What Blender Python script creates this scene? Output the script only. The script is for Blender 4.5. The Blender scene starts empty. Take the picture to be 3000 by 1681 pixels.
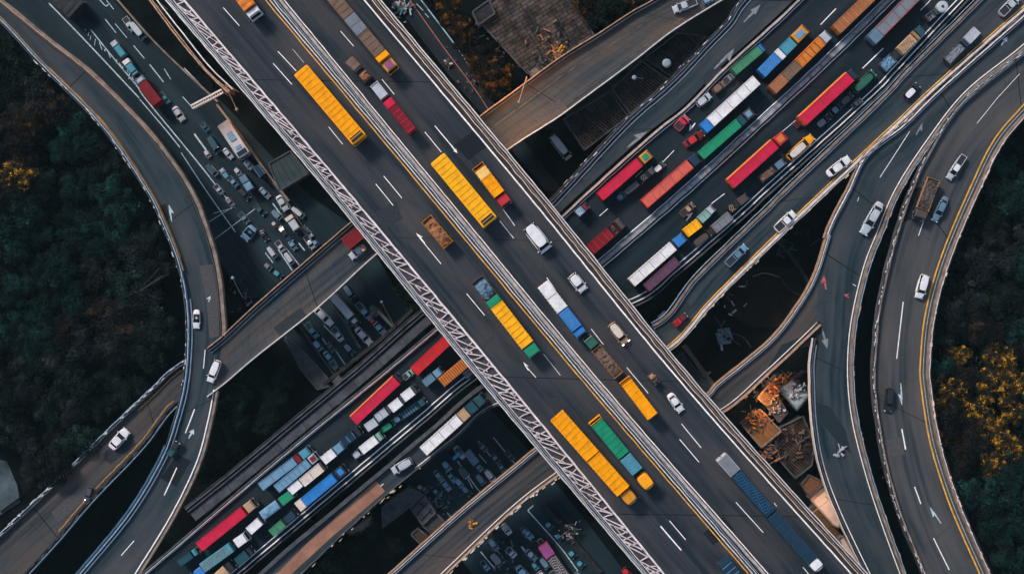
import bpy, math, random
from mathutils import Vector, noise as mnoise
random.seed(7)
R = math.radians
sc = bpy.context.scene
# ---------------------------------------------------------------- camera
CAMH = 220.0
HAZE = 0.00005
cam_d = bpy.data.cameras.new("camera"); cam = bpy.data.objects.new("camera", cam_d)
sc.collection.objects.link(cam); sc.camera = cam
cam.location = (0, 0, CAMH); cam.rotation_euler = (0, 0, 0)
cam_d.sensor_width = 36; cam_d.lens = 44.06; cam_d.clip_end = 2000; cam_d.clip_start = 1
# ---------------------------------------------------------------- sky, sun, exposure
SUN_EL, SUN_AZ = 38.0, 318.0          # azimuth: clockwise from the top of the picture
w = bpy.data.worlds.new("World"); sc.world = w; w.use_nodes = True
nt = w.node_tree; bg = nt.nodes["Background"]
sky = nt.nodes.new("ShaderNodeTexSky"); sky.sky_type = 'NISHITA'; sky.sun_disc = False
sky.sun_elevation = R(SUN_EL); sky.sun_rotation = R(SUN_AZ)
sky.air_density = 1.3; sky.dust_density = 1.6; sky.ozone_density = 1.5
nt.links.new(sky.outputs[0], bg.inputs[0]); bg.inputs[1].default_value = 0.09
sd = bpy.data.lights.new("sun", 'SUN'); sd.energy = 2.0; sd.angle = R(10); sd.color = (1.0, 0.93, 0.87)
so = bpy.data.objects.new("sun", sd); sc.collection.objects.link(so)
so.rotation_euler = (R(90 - SUN_EL), 0, R(180 - SUN_AZ)); so.location = (0, 0, 100)
vs = sc.view_settings; vs.view_transform = 'Standard'; vs.look = 'None'; vs.gamma = 1; vs.exposure = 0.75
sc.render.film_transparent = False
# ---------------------------------------------------------------- helpers
K0 = 18 * 204.0
def kz(z): return K0 / (CAMH - z)                       # picture pixels (3000 wide) per metre at height z
def W(px, py, z=0.0):
    k = kz(z); return Vector(((px - 1500) / k, (840.5 - py) / k, z))
MATS = {}
def mat(name, col, rough=0.6, metal=0.0, noise=0.0, nscale=3.0, coat=0.0, emit=None, estr=0.0, col2=None, bump=0.0, spec=None):
    if name in MATS: return MATS[name]
    m = bpy.data.materials.new(name); m.use_nodes = True; n = m.node_tree; b = n.nodes["Principled BSDF"]
    b.inputs["Base Color"].default_value = (*col, 1); b.inputs["Roughness"].default_value = rough
    b.inputs["Specular IOR Level"].default_value = spec if spec is not None else (.08 if rough >= .84 else .35)
    b.inputs["Metallic"].default_value = metal; b.inputs["Coat Weight"].default_value = coat
    if noise or col2:
        tc = n.nodes.new("ShaderNodeTexCoord"); nz = n.nodes.new("ShaderNodeTexNoise")
        nz.inputs["Scale"].default_value = nscale; nz.inputs["Detail"].default_value = 6
        nz.inputs["Roughness"].default_value = 0.65
        n.links.new(tc.outputs["Object"], nz.inputs["Vector"])
        rp = n.nodes.new("ShaderNodeValToRGB"); rp.color_ramp.elements[0].position = 0.35; rp.color_ramp.elements[1].position = 0.68
        c2 = col2 if col2 else tuple(min(1, c * (1 + noise)) for c in col)
        c1 = col if col2 else tuple(c * (1 - noise) for c in col)
        rp.color_ramp.elements[0].color = (*c1, 1); rp.color_ramp.elements[1].color = (*c2, 1)
        n.links.new(nz.outputs[0], rp.inputs[0]); n.links.new(rp.outputs[0], b.inputs["Base Color"])
        if bump:
            bp = n.nodes.new("ShaderNodeBump"); bp.inputs["Strength"].default_value = bump; bp.inputs["Distance"].default_value = 0.05
            n.links.new(nz.outputs[0], bp.inputs["Height"]); n.links.new(bp.outputs[0], b.inputs["Normal"])
    if emit:
        b.inputs["Emission Color"].default_value = (*emit, 1); b.inputs["Emission Strength"].default_value = estr
    MATS[name] = m; return m
def road_mat(name, c1, c2, stain, streak=0.55, slab=0.0):
    """asphalt: grain, wheel-track streaks along the road (uv), broad stains, patch repairs"""
    m = bpy.data.materials.new(name); m.use_nodes = True; n = m.node_tree; L = n.links; b = n.nodes["Principled BSDF"]
    uv = n.nodes.new("ShaderNodeUVMap")
    def nz(vec, scale, det=5, rough=0.6):
        t = n.nodes.new("ShaderNodeTexNoise"); t.inputs["Scale"].default_value = scale; t.inputs["Detail"].default_value = det
        t.inputs["Roughness"].default_value = rough; L.new(vec, t.inputs["Vector"]); return t.outputs[0]
    def ramp(f, a, c, v0=0.0, v1=1.0):
        r = n.nodes.new("ShaderNodeMapRange"); r.inputs[1].default_value = a; r.inputs[2].default_value = c
        r.inputs[3].default_value = v0; r.inputs[4].default_value = v1; L.new(f, r.inputs[0]); return r.outputs[0]
    def mix(f, A, B, mode='MIX'):
        x = n.nodes.new("ShaderNodeMix"); x.data_type = 'RGBA'; x.blend_type = mode
        (L.new(f, x.inputs[0]) if not isinstance(f, float) else setattr(x.inputs[0], 'default_value', f))
        for s, v in ((6, A), (7, B)):
            if isinstance(v, tuple): x.inputs[s].default_value = (*v, 1)
            else: L.new(v, x.inputs[s])
        return x.outputs[2]
    mp = n.nodes.new("ShaderNodeMapping"); mp.inputs["Scale"].default_value = (0.75, 0.018, 1); L.new(uv.outputs[0], mp.inputs[0])
    mp2 = n.nodes.new("ShaderNodeMapping"); mp2.inputs["Scale"].default_value = (0.11, 0.035, 1); L.new(uv.outputs[0], mp2.inputs[0])
    s1 = ramp(nz(mp.outputs[0], 1.0, 4), 0.38, 0.62)
    s2 = ramp(nz(mp2.outputs[0], 1.3, 6, 0.55), 0.42, 0.66)
    col = mix(s1, c1, c2)
    col = mix(s2, col, stain)
    g = nz(uv.outputs[0], 9.0, 8, 0.8)
    gv = ramp(g, 0.3, 0.7, 0.72, 1.28)
    gm = n.nodes.new("ShaderNodeVectorMath"); gm.operation = 'SCALE'; L.new(col, gm.inputs[0]); L.new(gv, gm.inputs[3])
    out = gm.outputs[0]
    # dark sealed cracks / joints
    mp3 = n.nodes.new("ShaderNodeMapping"); mp3.inputs["Scale"].default_value = (0.10, 0.045, 1); L.new(uv.outputs[0], mp3.inputs[0])
    vo = n.nodes.new("ShaderNodeTexVoronoi"); vo.feature = 'DISTANCE_TO_EDGE'; vo.inputs["Scale"].default_value = 1.0; vo.inputs["Randomness"].default_value = 1
    wn = n.nodes.new("ShaderNodeTexNoise"); wn.inputs["Scale"].default_value = 3; L.new(mp3.outputs[0], wn.inputs["Vector"])
    ad = n.nodes.new("ShaderNodeMix"); ad.data_type = 'VECTOR'; ad.inputs[0].default_value = 0.12
    L.new(mp3.outputs[0], ad.inputs[4]); L.new(wn.outputs["Color"], ad.inputs[5]); L.new(ad.outputs[1], vo.inputs["Vector"])
    ck = ramp(vo.outputs["Distance"], 0.0, 0.005, 0.32, 0.0)
    out = mix(ck, out, (c1[0] * .35, c1[1] * .35, c1[2] * .35))
    if slab:
        br = n.nodes.new("ShaderNodeTexBrick"); br.inputs["Scale"].default_value = 0.16; br.inputs["Mortar Size"].default_value = 0.006
        br.inputs["Color1"].default_value = (1, 1, 1, 1); br.inputs["Color2"].default_value = (.78, .78, .78, 1); br.inputs["Mortar"].default_value = (.35, .3, .28, 1)
        L.new(uv.outputs[0], br.inputs["Vector"]); out = mix(slab, out, br.outputs[0], 'MULTIPLY')
    L.new(out, b.inputs["Base Color"])
    L.new(ramp(g, 0.3, 0.7, 0.62, 0.9), b.inputs["Roughness"]); b.inputs["Specular IOR Level"].default_value = 0.12
    bp = n.nodes.new("ShaderNodeBump"); bp.inputs["Strength"].default_value = 0.3; bp.inputs["Distance"].default_value = 0.02
    L.new(g, bp.inputs["Height"]); L.new(bp.outputs[0], b.inputs["Normal"])
    MATS[name] = m; return m

class MB:
    def __init__(s): s.v = []; s.f = []; s.mi = []; s.m = 0; s.uv = []
    def quad(s, *p):
        i = len(s.v); s.v += [tuple(q) for q in p]; s.f.append(tuple(range(i, i + len(p)))); s.mi.append(s.m)
    def loops(s, lps, cap0=True, cap1=True, closed=True):
        i = len(s.v); n = len(lps[0])
        for l in lps: s.v += [tuple(q) for q in l]
        for a in range(len(lps) - 1):
            for j in range(n if closed else n - 1):
                k = (j + 1) % n; s.f.append((i + a*n + j, i + a*n + k, i + (a+1)*n + k, i + (a+1)*n + j)); s.mi.append(s.m)
        if cap0: s.f.append(tuple(i + j for j in reversed(range(n)))); s.mi.append(s.m)
        if cap1: s.f.append(tuple(i + (len(lps)-1)*n + j for j in range(n))); s.mi.append(s.m)
    def box(s, x0, x1, y0, y1, z0, z1, c=0.0):
        if c <= 0:
            s.loops([[(x0,y0,z),(x1,y0,z),(x1,y1,z),(x0,y1,z)] for z in (z0, z1)]); return s
        def oc(q, z):
            a0, a1, b0, b1 = x0+q, x1-q, y0+q, y1-q
            return [(a0+c,b0,z),(a1-c,b0,z),(a1,b0+c,z),(a1,b1-c,z),(a1-c,b1,z),(a0+c,b1,z),(a0,b1-c,z),(a0,b0+c,z)]
        s.loops([oc(0, z0), oc(0, z1 - c), oc(c*0.8, z1)]); return s
    def bar(s, p, q, w, h=None):
        """square bar from p to q"""
        h = h or w; p = Vector(p); q = Vector(q); d = q - p
        if d.length < 1e-5: return s
        d.normalize(); up = Vector((0, 0, 1)) if abs(d.z) < 0.95 else Vector((1, 0, 0))
        a = d.cross(up).normalized() * (w / 2); b = d.cross(a).normalized() * (h / 2)
        s.loops([[o + a + b, o - a + b, o - a - b, o + a - b][::-1] for o in (p, q)]); return s
    def cyl(s, p, q, r0, r1=None, n=12):
        r1 = r0 if r1 is None else r1; p = Vector(p); q = Vector(q); d = (q - p).normalized()
        up = Vector((0, 0, 1)) if abs(d.z) < 0.95 else Vector((1, 0, 0)); a = d.cross(up).normalized(); b = d.cross(a)
        s.loops([[o + (a*math.cos(t*2*math.pi/n) + b*math.sin(t*2*math.pi/n)) * r for t in range(n)][::-1] for o, r in ((p, r0), (q, r1))]); return s
    def build(s, name, mats, parent=None, smooth=False, me_only=False):
        me = bpy.data.meshes.new(name); me.from_pydata(s.v, [], s.f)
        if not isinstance(mats, (list, tuple)): mats = [mats]
        for m in mats: me.materials.append(m)
        if len(mats) > 1: me.polygons.foreach_set("material_index", s.mi)
        if smooth: me.polygons.foreach_set("use_smooth", [True]*len(me.polygons))
        me.update()
        if me_only: return me
        return link(name, me, parent)
def link(name, me, parent=None, loc=None):
    o = bpy.data.objects.new(name, me); sc.collection.objects.link(o)
    if parent is not None: o.parent = parent
    if loc is not None: o.location = loc
    return o
def empty(name, label, cat, loc=(0, 0, 0), rz=0.0, group=None):
    o = bpy.data.objects.new(name, None); sc.collection.objects.link(o); o.location = loc; o.rotation_euler = (0, 0, rz)
    o.empty_display_size = 0.5; tag(o, label, cat, group); return o
def tag(o, label=None, cat=None, group=None, kind=None):
    if label: o['label'] = label
    if cat: o['category'] = cat
    if group: o['group'] = group
    if kind: o['kind'] = kind
    return o
# ---------------------------------------------------------------- polylines
def crom(P, n):
    P = [Vector((p[0], p[1])) for p in P]
    P = [P[0]*2 - P[1]] + P + [P[-1]*2 - P[-2]]; out = []
    for i in range(1, len(P) - 2):
        for t in range(12):
            u = t / 12.0; a, b, c, d = P[i-1:i+3]
            out.append(0.5 * ((2*b) + (c - a)*u + (2*a - 5*b + 4*c - d)*u*u + (3*b - a - 3*c + d)*u**3))
    out.append(P[-2])
    L = [0.0]
    for a, b in zip(out, out[1:]): L.append(L[-1] + (b - a).length)
    res = []; j = 0
    for k in range(n):
        s = L[-1] * k / (n - 1)
        while j < len(L) - 2 and L[j+1] < s: j += 1
        f = (s - L[j]) / max(1e-9, L[j+1] - L[j]); res.append(out[j].lerp(out[j+1], min(1, max(0, f))))
    return res
def ext(P, d0=250, d1=250):
    P = [Vector((p[0], p[1])) for p in P]
    a = (P[0] - P[1]).normalized(); b = (P[-1] - P[-2]).normalized()
    return ([P[0] + a*d0] if d0 else []) + P + ([P[-1] + b*d1] if d1 else [])
def wl(P, z, n=90): return [W(p.x, p.y, z) for p in crom(P, n)]
def offs(pts, d, wob=0.0, seed=0.0):
    out = []
    for i, p in enumerate(pts):
        a = pts[max(0, i-1)]; b = pts[min(len(pts)-1, i+1)]; t = (b - a); t.z = 0; t.normalize()
        nrm = Vector((-t.y, t.x, 0)); o = d
        if wob: o += wob * mnoise.noise(Vector((i*0.45, seed*7.3, d)))
        out.append(p + nrm*o)
    return out
def sweep(mb, pts, w, z0, z1, off=0.0, wob=0.0, seed=0.0):
    """box section swept along world points (z0..z1 above them)"""
    a = offs(pts, off + w/2, wob, seed); b = offs(pts, off - w/2, wob, seed)
    mb.loops([[(p.x,p.y,p.z+z0),(q.x,q.y,q.z+z0),(q.x,q.y,q.z+z1),(p.x,p.y,p.z+z1)] for p, q in zip(a, b)]); return mb
def strip(mb, pts, w, dz, off=0.0, wob=0.0, seed=0.0):
    a = offs(pts, off + w/2, wob, seed); b = offs(pts, off - w/2, wob, seed)
    for i in range(len(pts) - 1):
        mb.quad((a[i].x,a[i].y,a[i].z+dz),(b[i].x,b[i].y,b[i].z+dz),(b[i+1].x,b[i+1].y,b[i+1].z+dz),(a[i+1].x,a[i+1].y,a[i+1].z+dz))
    return mb
def deck(name, Lp, Rp, z, m_top, m_side, parent=None, thick=1.1, n=90, cols=6):
    """slab between two picture polylines at height z, uv in metres"""
    A = wl(Lp, z, n); B = wl(Rp, z, n); V = []; F = []; MI = []; UV = []
    s = 0.0; c = len(A)
    for i in range(n):
        if i: s += ((A[i]+B[i])/2 - (A[i-1]+B[i-1])/2).length
        for j in range(cols + 1):
            p = A[i].lerp(B[i], j / cols); V.append(tuple(p)); UV.append(((A[i]-B[i]).length * j / cols, s))
    for i in range(n - 1):
        for j in range(cols):
            q = i*(cols+1)+j; F.append((q, q+cols+1, q+cols+2, q+1)); MI.append(0)
    nt_ = len(V)
    for i in range(n):
        for p in (A[i], B[i]): V.append((p.x, p.y, z - thick)); UV.append((0, 0))
    for i in range(n - 1):
        a0 = i*(cols+1); a1 = a0+cols+1; b0 = a0+cols; b1 = a1+cols; u = nt_+2*i
        F += [(a0, u, u+2, a1), (b0, b1, u+3, u+1), (u, u+1, u+3, u+2)]; MI += [1, 1, 1]
    me = bpy.data.meshes.new(name); me.from_pydata(V, [], F); me.materials.append(m_top); me.materials.append(m_side)
    me.polygons.foreach_set("material_index", MI)
    ul = me.uv_layers.new(name="UVMap"); vi = [0]*len(me.loops); me.loops.foreach_get("vertex_index", vi)
    ul.data.foreach_set("uv", [c_ for v in vi for c_ in UV[v]])
    me.update(); o = link(name, me, parent)
    if parent is not None:
        tot_ = 0.0; nxt = random.uniform(6, 16)
        for i in range(1, n - 1):
            tot_ += ((A[i]+B[i])/2 - (A[i-1]+B[i-1])/2).length
            if tot_ > nxt:
                nxt += random.uniform(20, 34); j = MB(); t = (A[i+1]-A[i-1]).normalized()*random.uniform(.05, .10); u = Vector((0,0,.007))
                j.quad(A[i]-t+u, B[i]-t+u, B[i]+t+u, A[i]+t+u); j.build("expansion_joint", JOINT(), parent)
    return o
def JOINT(): return mat("joint_rubber", (.010,.010,.011), .9)
def poly(name, P, z, m, parent=None, thick=0.0):
    mb = MB(); pts = [W(x, y, z) for x, y in P]
    area = sum(a.x*b.y - b.x*a.y for a, b in zip(pts, pts[1:]+pts[:1]))
    if area < 0: pts = pts[::-1]
    if thick: mb.loops([[(p.x, p.y, z-thick) for p in pts], pts])
    else: mb.quad(*pts)
    return mb.build(name, m, parent)
# ---------------------------------------------------------------- materials of the setting
A_MAIN = road_mat("asphalt_main", (.010,.017,.024), (.033,.037,.045), (.055,.051,.054))
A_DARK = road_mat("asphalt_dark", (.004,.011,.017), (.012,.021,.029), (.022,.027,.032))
A_RAMP = road_mat("asphalt_ramp", (.008,.020,.027), (.032,.046,.055), (.060,.060,.063))
A_CURVE = road_mat("asphalt_pale", (.026,.032,.037), (.062,.064,.068), (.085,.076,.071))
A_WARM = road_mat("asphalt_worn", (.020,.026,.032), (.062,.060,.060), (.090,.066,.053))
A_OLD = road_mat("concrete_slab_road", (.020,.032,.042), (.066,.069,.072), (.105,.074,.056), slab=0.6)
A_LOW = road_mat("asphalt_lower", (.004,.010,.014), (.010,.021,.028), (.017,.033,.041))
M_SIDE = mat("deck_concrete", (.07,.068,.068), .85, noise=.35, nscale=.8)
M_CONC = mat("barrier_concrete", (.40,.33,.30), .8, noise=.3, nscale=1.2)
M_TAN = mat("parapet_tan_concrete", (.21,.16,.13), .85, noise=.4, nscale=.7)
M_GREY = mat("parapet_grey_concrete", (.065,.068,.075), .85, noise=.4, nscale=.8)
M_DARKC = mat("weathered_dark_concrete", (.026,.025,.027), .9, noise=.5, nscale=.9)
M_RAIL = mat("galvanised_rail", (.75,.68,.64), .45, metal=.3, noise=.25, nscale=2)
M_RAILB = mat("blue_grey_rail", (.30,.42,.52), .45, metal=.3, noise=.35, nscale=2)
M_RAILD = mat("dark_rail", (.06,.055,.055), .6, metal=.3)
M_COPPER = mat("copper_tinted_rail", (.46,.27,.17), .45, metal=.2, noise=.4, nscale=1.5)
M_WHITE = mat("white_road_paint", (.86,.79,.77), .6, noise=.22, nscale=1.5)
M_WORN = mat("worn_white_paint", (.40,.50,.54), .7, noise=.5, nscale=3)
M_YEL = mat("yellow_road_paint", (.72,.34,.03), .6, noise=.3, nscale=1.2)
M_LATT = mat("white_lattice_steel", (.70,.60,.585), .55, noise=.25, nscale=1.2)
M_BED = mat("walkway_dark_steel", (.045,.038,.046), .8, noise=.3, nscale=2)
M_BROWN = mat("brown_shoulder", (.045,.033,.030), .85, noise=.4, nscale=1.5)
M_TERRA = mat("terracotta_surfacing", (.30,.145,.095), .85, noise=.22, nscale=.35)
M_BLUEP = mat("blue_painted_parapet", (.035,.12,.22), .6, noise=.3, nscale=1)
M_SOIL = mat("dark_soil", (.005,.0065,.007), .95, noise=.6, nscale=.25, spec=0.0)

# ---------------------------------------------------------------- ground and lower roads (height 0)
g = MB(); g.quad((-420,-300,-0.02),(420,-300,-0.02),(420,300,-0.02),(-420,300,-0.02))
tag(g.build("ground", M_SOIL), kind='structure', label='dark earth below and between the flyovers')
def road(name, Lp, Rp, z, m, label):
    o = deck(name, Lp, Rp, z, m, M_SIDE, None, thick=.4); tag(o, label, kind='structure'); return o
H_L = [(-120,-100),(60,60),(260,300),(470,520),(640,760),(800,960),(950,1140),(1100,1300),(1260,1520),(1400,1700),(1480,1800)]
H_R = [(250,-100),(350,20),(500,178),(650,300),(760,420),(900,565),(1060,690),(1180,880),(1330,1080),(1540,1310),(1690,1490),(1850,1700),(1930,1800)]
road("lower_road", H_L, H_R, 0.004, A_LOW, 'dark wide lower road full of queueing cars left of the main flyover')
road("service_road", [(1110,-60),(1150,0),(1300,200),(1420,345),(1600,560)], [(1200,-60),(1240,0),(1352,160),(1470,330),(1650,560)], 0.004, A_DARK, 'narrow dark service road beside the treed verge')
def smark(name, label=None):
    return (name, label)
lm = MB()
def line(mb, P, z, w=.14, n=None, dz=.012, wob=0.0, seed=0.0):
    strip(mb, wl(P, z, n or max(2, 8*len(P))), w, dz, 0, wob, seed)
for P, w_ in (([(143,10),(250,120),(407,287)],.22), ([(409,291),(485,380),(527,432)],.18), ([(531,448),(605,560),(690,680)],.18),
    ([(266,88),(340,180),(401,252),(427,291),(574,469),(646,560),(690,610)],.2), ([(308,57),(340,97)],.14), ([(337,70),(372,112)],.12),
    ([(391,134),(423,172)],.16), ([(438,189),(479,241)],.18), ([(481,202),(500,233)],.14), ([(540,200),(617,281)],.2), ([(535,284),(566,318)],.16),
    ([(569,392),(608,446)],.3), ([(292,0),(310,18),(320,10)],.16), ([(312,2),(333,28)],.14),
    ([(799,596),(836,646)],.2), ([(873,946),(949,1053),(994,1113)],.16), ([(949,953),(994,1000)],.18), ([(944,990),(957,1010)],.16), ([(979,1020),(1010,1066)],.16),
    ([(777,740),(800,770)],.16), ([(815,730),(856,792)],.2), ([(838,727),(876,776)],.18), ([(875,712),(893,734)],.22),
    ([(625,625),(688,608)],.1), ([(630,700),(752,608)],.12), ([(612,650),(684,605)],.1),
    ([(1400,1290),(1437,1335)],.14), ([(1340,1350),(1415,1450),(1428,1430)],.18), ([(1370,1400),(1385,1430)],.14), ([(1445,1280),(1515,1365)],.14),
    ([(1546,1494),(1640,1600),(1700,1681)],.2), ([(1546,1494),(1562,1480)],.2), ([(1403,1330),(1425,1355)],.16),
    ([(1528,1600),(1555,1635)],.3), ([(1310,1500),(1335,1530)],.14), ([(1408,1615),(1450,1665)],.22), ([(1447,1602),(1473,1634),(1455,1652)],.16)):
    line(lm, P, 0.004, w_)
for i in range(16):          # loose hatching between the two edge lines
    t = i/15.; x = 250 + 150*t; y = 85 + 150*t; rx = random.uniform(-4, 4); L_ = random.uniform(4, 22); a = random.uniform(-.6, 1.9)
    line(lm, [(x+rx, y), (x+rx+L_*math.sin(a)*.5, y+L_)], 0.004, random.uniform(.08, .2))
tag(lm.build("lane_marking", M_WORN), 'faded white lane lines on the dark lower road', kind='structure')
lm = MB()
for P, w_ in (([(1233,0),(1330,128),(1372,190)],.2), ([(1220,12),(1240,32)],.12), ([(1245,40),(1256,52)],.12), ([(1372,190),(1385,205)],.12)): line(lm, P, .004, w_)
tag(lm.build("lane_marking", mat("pale_blue_paint",(.35,.5,.58),.6,noise=.3)), 'pale blue edge line of the service road by the trees', kind='structure')
lm = MB(); line(lm, [(1200,0),(1300,140),(1390,260),(1436,330)], .004, .14)
tag(lm.build("lane_marking", mat("faded_red_paint",(.35,.13,.10),.6,noise=.3)), 'faded red line down the middle of the service road', kind='structure')

# ---------------------------------------------------------------- flyovers
def dashes(name, segs, z, parent, w=.125, m=None, dz=.012):
    for s in segs:
        mb = MB(); x0, y0, x1, y1 = s[:4]; ww = s[4]*.8 if len(s) > 4 else w
        line(mb, [(x0, y0), ((x0+x1)/2, (y0+y1)/2), (x1, y1)], z, ww, 4, dz, .03, x0); mb.build(name, m or M_WHITE, parent)
def arrow(parent, x0, y0, x1, y1, z, m=None, w=.45, style=0):
    """painted arrow, tail (x0,y0) -> tip (x1,y1)"""
    a = W(x0, y0, z+.014); b = W(x1, y1, z+.014); d = b - a; L_ = d.length; d.normalize(); n = Vector((-d.y, d.x, 0)); mb = MB()
    h = min(L_*.45, 1.9); c = b - d*h
    mb.quad(a + n*w*.25, a - n*w*.25, c - n*w*.5, c + n*w*.5)
    if style == 0: mb.quad(c - n*w*1.5, b, c + n*w*1.5)
    elif style == 1: mb.quad(c - n*w*2.0 - d*.3, b, c + n*w*.5)
    else: mb.quad(c + n*w*2.0 - d*.3, b, c - n*w*.5)
    return mb.build("arrow_marking", m or M_WHITE, parent)
def rails(name, pts, specs, parent):
    for off, w_, z0, z1, m, wob in specs:
        wob *= .5 if parent is not main else .9
        mb = MB(); sweep(mb, pts, w_, z0, z1, off, wob, off); mb.build(name, m, parent)
def posts(name, pts, off, parent, m, step=1, h=1.0, size=.16, jit=.15, bright=.5):
    mb = MB(); P = offs(pts, off)
    for i in range(0, len(P) - 1, step):
        if random.random() < .45: continue
        p = P[i].lerp(P[i+1], random.random()); q = P[min(i+1, len(P)-1)]; d = (q - P[i]).normalized(); L_ = random.uniform(.15, .9); s = size*random.uniform(.35, 1.1)
        p = p + Vector((random.uniform(-jit, jit), random.uniform(-jit, jit), 0)); zt = h + random.uniform(-.1, .15)
        mb.bar(p + Vector((0,0,zt)), p + d*L_ + Vector((0,0,zt)), s, .12)
        mb.bar(p, p + Vector((0,0,zt)), .09)
    return mb.build(name, m, parent)
def pier(parent, px, py, z, r=.9, cap=4.0, rz=0.0):
    cap = min(cap, 5.0) if cap > 7 else 1.7
    p = W(px, py, z); mb = MB(); mb.cyl((p.x, p.y, -.02), (p.x, p.y, z-2.0), r, r*.92, 16)
    d = Vector((math.cos(rz), math.sin(rz), 0)); mb.bar(Vector((p.x,p.y,z-1.55)) - d*cap, Vector((p.x,p.y,z-1.55)) + d*cap, 1.6, .9)
    return mb.build("pier", M_SIDE, parent)
ZM, ZD, ZS = 16.0, 8.0, 4.0
_LS = []
def LS(*a): _LS.append(a)
def LB(name, m, parent):
    for a in _LS: mb = MB(); strip(mb, *a); mb.build(name, m, parent)
    _LS.clear()
def cut(pts, y0, y1, z=8.0): k = kz(z); return [p for p in pts if y0 <= 840.5 - p.y*k <= y1]
def cutx(pts, x0, x1, z=8.0): k = kz(z); return [p for p in pts if x0 <= 1500 + p.x*k <= x1]
# main flyover -----------------------------------------------------
def mcol(a, b, c, d): s = (b-a)/560.; e = (d-c)/561.; return [(a-s*300, -300), (a, 0), (b, 560), (c, 1120), (d, 1681), (d+e*300, 1981)]
mo, mi, my, mm, mw, mr = mcol(483,957,1410,1883), mcol(539,1018,1487,1947), mcol(777,1245,1711,2194), mcol(829,1291,1757,2249), mcol(1066,1537,1996,2495), mcol(1115,1583,2039,2543)
main = empty("flyover", 'wide main flyover running diagonally across the whole picture with white lattice along its left edge', 'flyover', W(1500, 840, ZM))
main.location = (0, 0, 0)
N = 220
dk = deck("road_deck", mo, mr, ZM, A_MAIN, M_SIDE, main, 1.4, 120, 10)
E = {k: wl(v, ZM, N) for k, v in dict(o=mo, i=mi, y=my, m=mm, w=mw, r=mr).items()}
def band(name, P, Q, dz, m, parent):
    mb = MB()
    for i in range(len(P)-1): mb.quad(P[i]+Vector((0,0,dz)), Q[i]+Vector((0,0,dz)), Q[i+1]+Vector((0,0,dz)), P[i+1]+Vector((0,0,dz)))
    return mb.build(name, m, parent)
band("walkway", E['o'], E['i'], .10, M_BED, main)
mb = MB(); strip(mb, E['i'], .30, .13, -.05, .10, 3); mb.build("walkway_kerb", M_LATT, main)
rails("guard_rail", E['o'], ((.12,.17,-.3,1.05,M_RAIL,.10), (.42,.09,.2,1.15,M_RAIL,.12), (.72,.10,.2,.9,M_RAILB,.14), (1.02,.12,.1,.5,M_LATT,.10)), main)
# lattice of welded steel bars between kerb and rails
lat = MB(); lo = offs(E['o'], 1.05); li = offs(E['i'], -.25)
tot = [0.0]
for a, b in zip(E['i'], E['i'][1:]): tot.append(tot[-1] + (b-a).length)
def at(P, s):
    s = max(0, min(tot[-1]-.01, s)); j = 0
    import bisect
    j = min(len(tot)-2, bisect.bisect_right(tot, s) - 1); return P[j].lerp(P[j+1], (s-tot[j])/(tot[j+1]-tot[j]))
def lp(t, s): return at(lo, s).lerp(at(li, s), t) + Vector((0, 0, .42))
def lbar(t0, s0, t1, s1, w_=.15):
    m_ = random.uniform(-.1, .1); a = lp(t0, s0); b = lp(t1, s1); c = (a+b)/2 + Vector((m_, -m_, 0)); ww = w_*random.uniform(.75, 1.25)
    lat.bar(a, c, ww, .14); lat.bar(c, b, ww*random.uniform(.8, 1.1), .14)
s = 2.0; side = 0
while s < tot[-1] - 4:
    st = random.uniform(1.25, 2.0); k = random.random(); a = side; b = 1 - side
    if k < .52: lbar(a, s, b, s+st); side = b
    elif k < .74: lbar(0, s, 1, s+st); lbar(1, s+random.uniform(-.2,.3), 0, s+st)
    elif k < .88: lbar(0, s, .55, s+st*.55); lbar(.55, s+st*.55, 1, s+st*.2); lbar(.55, s+st*.55, .9, s+st*1.1)
    else: lbar(a, s, b, s+st*.15); lbar(b, s+st*.15, a, s+st); side = a
    if random.random() < .38: lbar(side, s+st*.3, .5+random.uniform(-.2,.2), s+st*.75, .10)
    if random.random() < .22: lbar(.3, s+st*.2, .35+random.uniform(-.1,.1), s+st*1.1, .10)
    s += st*random.uniform(.75, 1.0)
lat.build("lattice", M_LATT, main)
LS(E['y'], .17, .012, 0, .06, 9); LB("yellow_line", M_YEL, main)
LS(E['y'], .13, .012, .52, .06, 8); LS(E['m'], .17, .012, .12, .05, 2); LB("median_line", M_WHITE, main)
band("median_strip", offs(E['y'], .62), offs(E['m'], -.62), .016, mat("median_blue_black",(.02,.035,.05),.7,noise=.4), main)
rails("median_rail", E['y'], ((.98,.12,.02,.75,M_RAIL,.12), (1.28,.08,.02,.6,M_RAILB,.14)), main)
rails("median_barrier", E['m'], ((-.38,.42,.02,.85,M_CONC,.07),), main)
LS(E['w'], .24, .012, 0, .05, 4); LB("edge_line", M_WHITE, main)
band("shoulder", offs(E['w'], .2), E['r'], .014, M_BROWN, main)
rails("guard_rail", E['r'], ((-1.15,.10,.02,.8,M_RAIL,.16), (-.85,.07,.02,.7,M_COPPER,.16), (-.45,.12,.02,1.0,M_RAIL,.12), (-.08,.16,-.4,1.15,M_RAIL,.08)), main)
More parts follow.
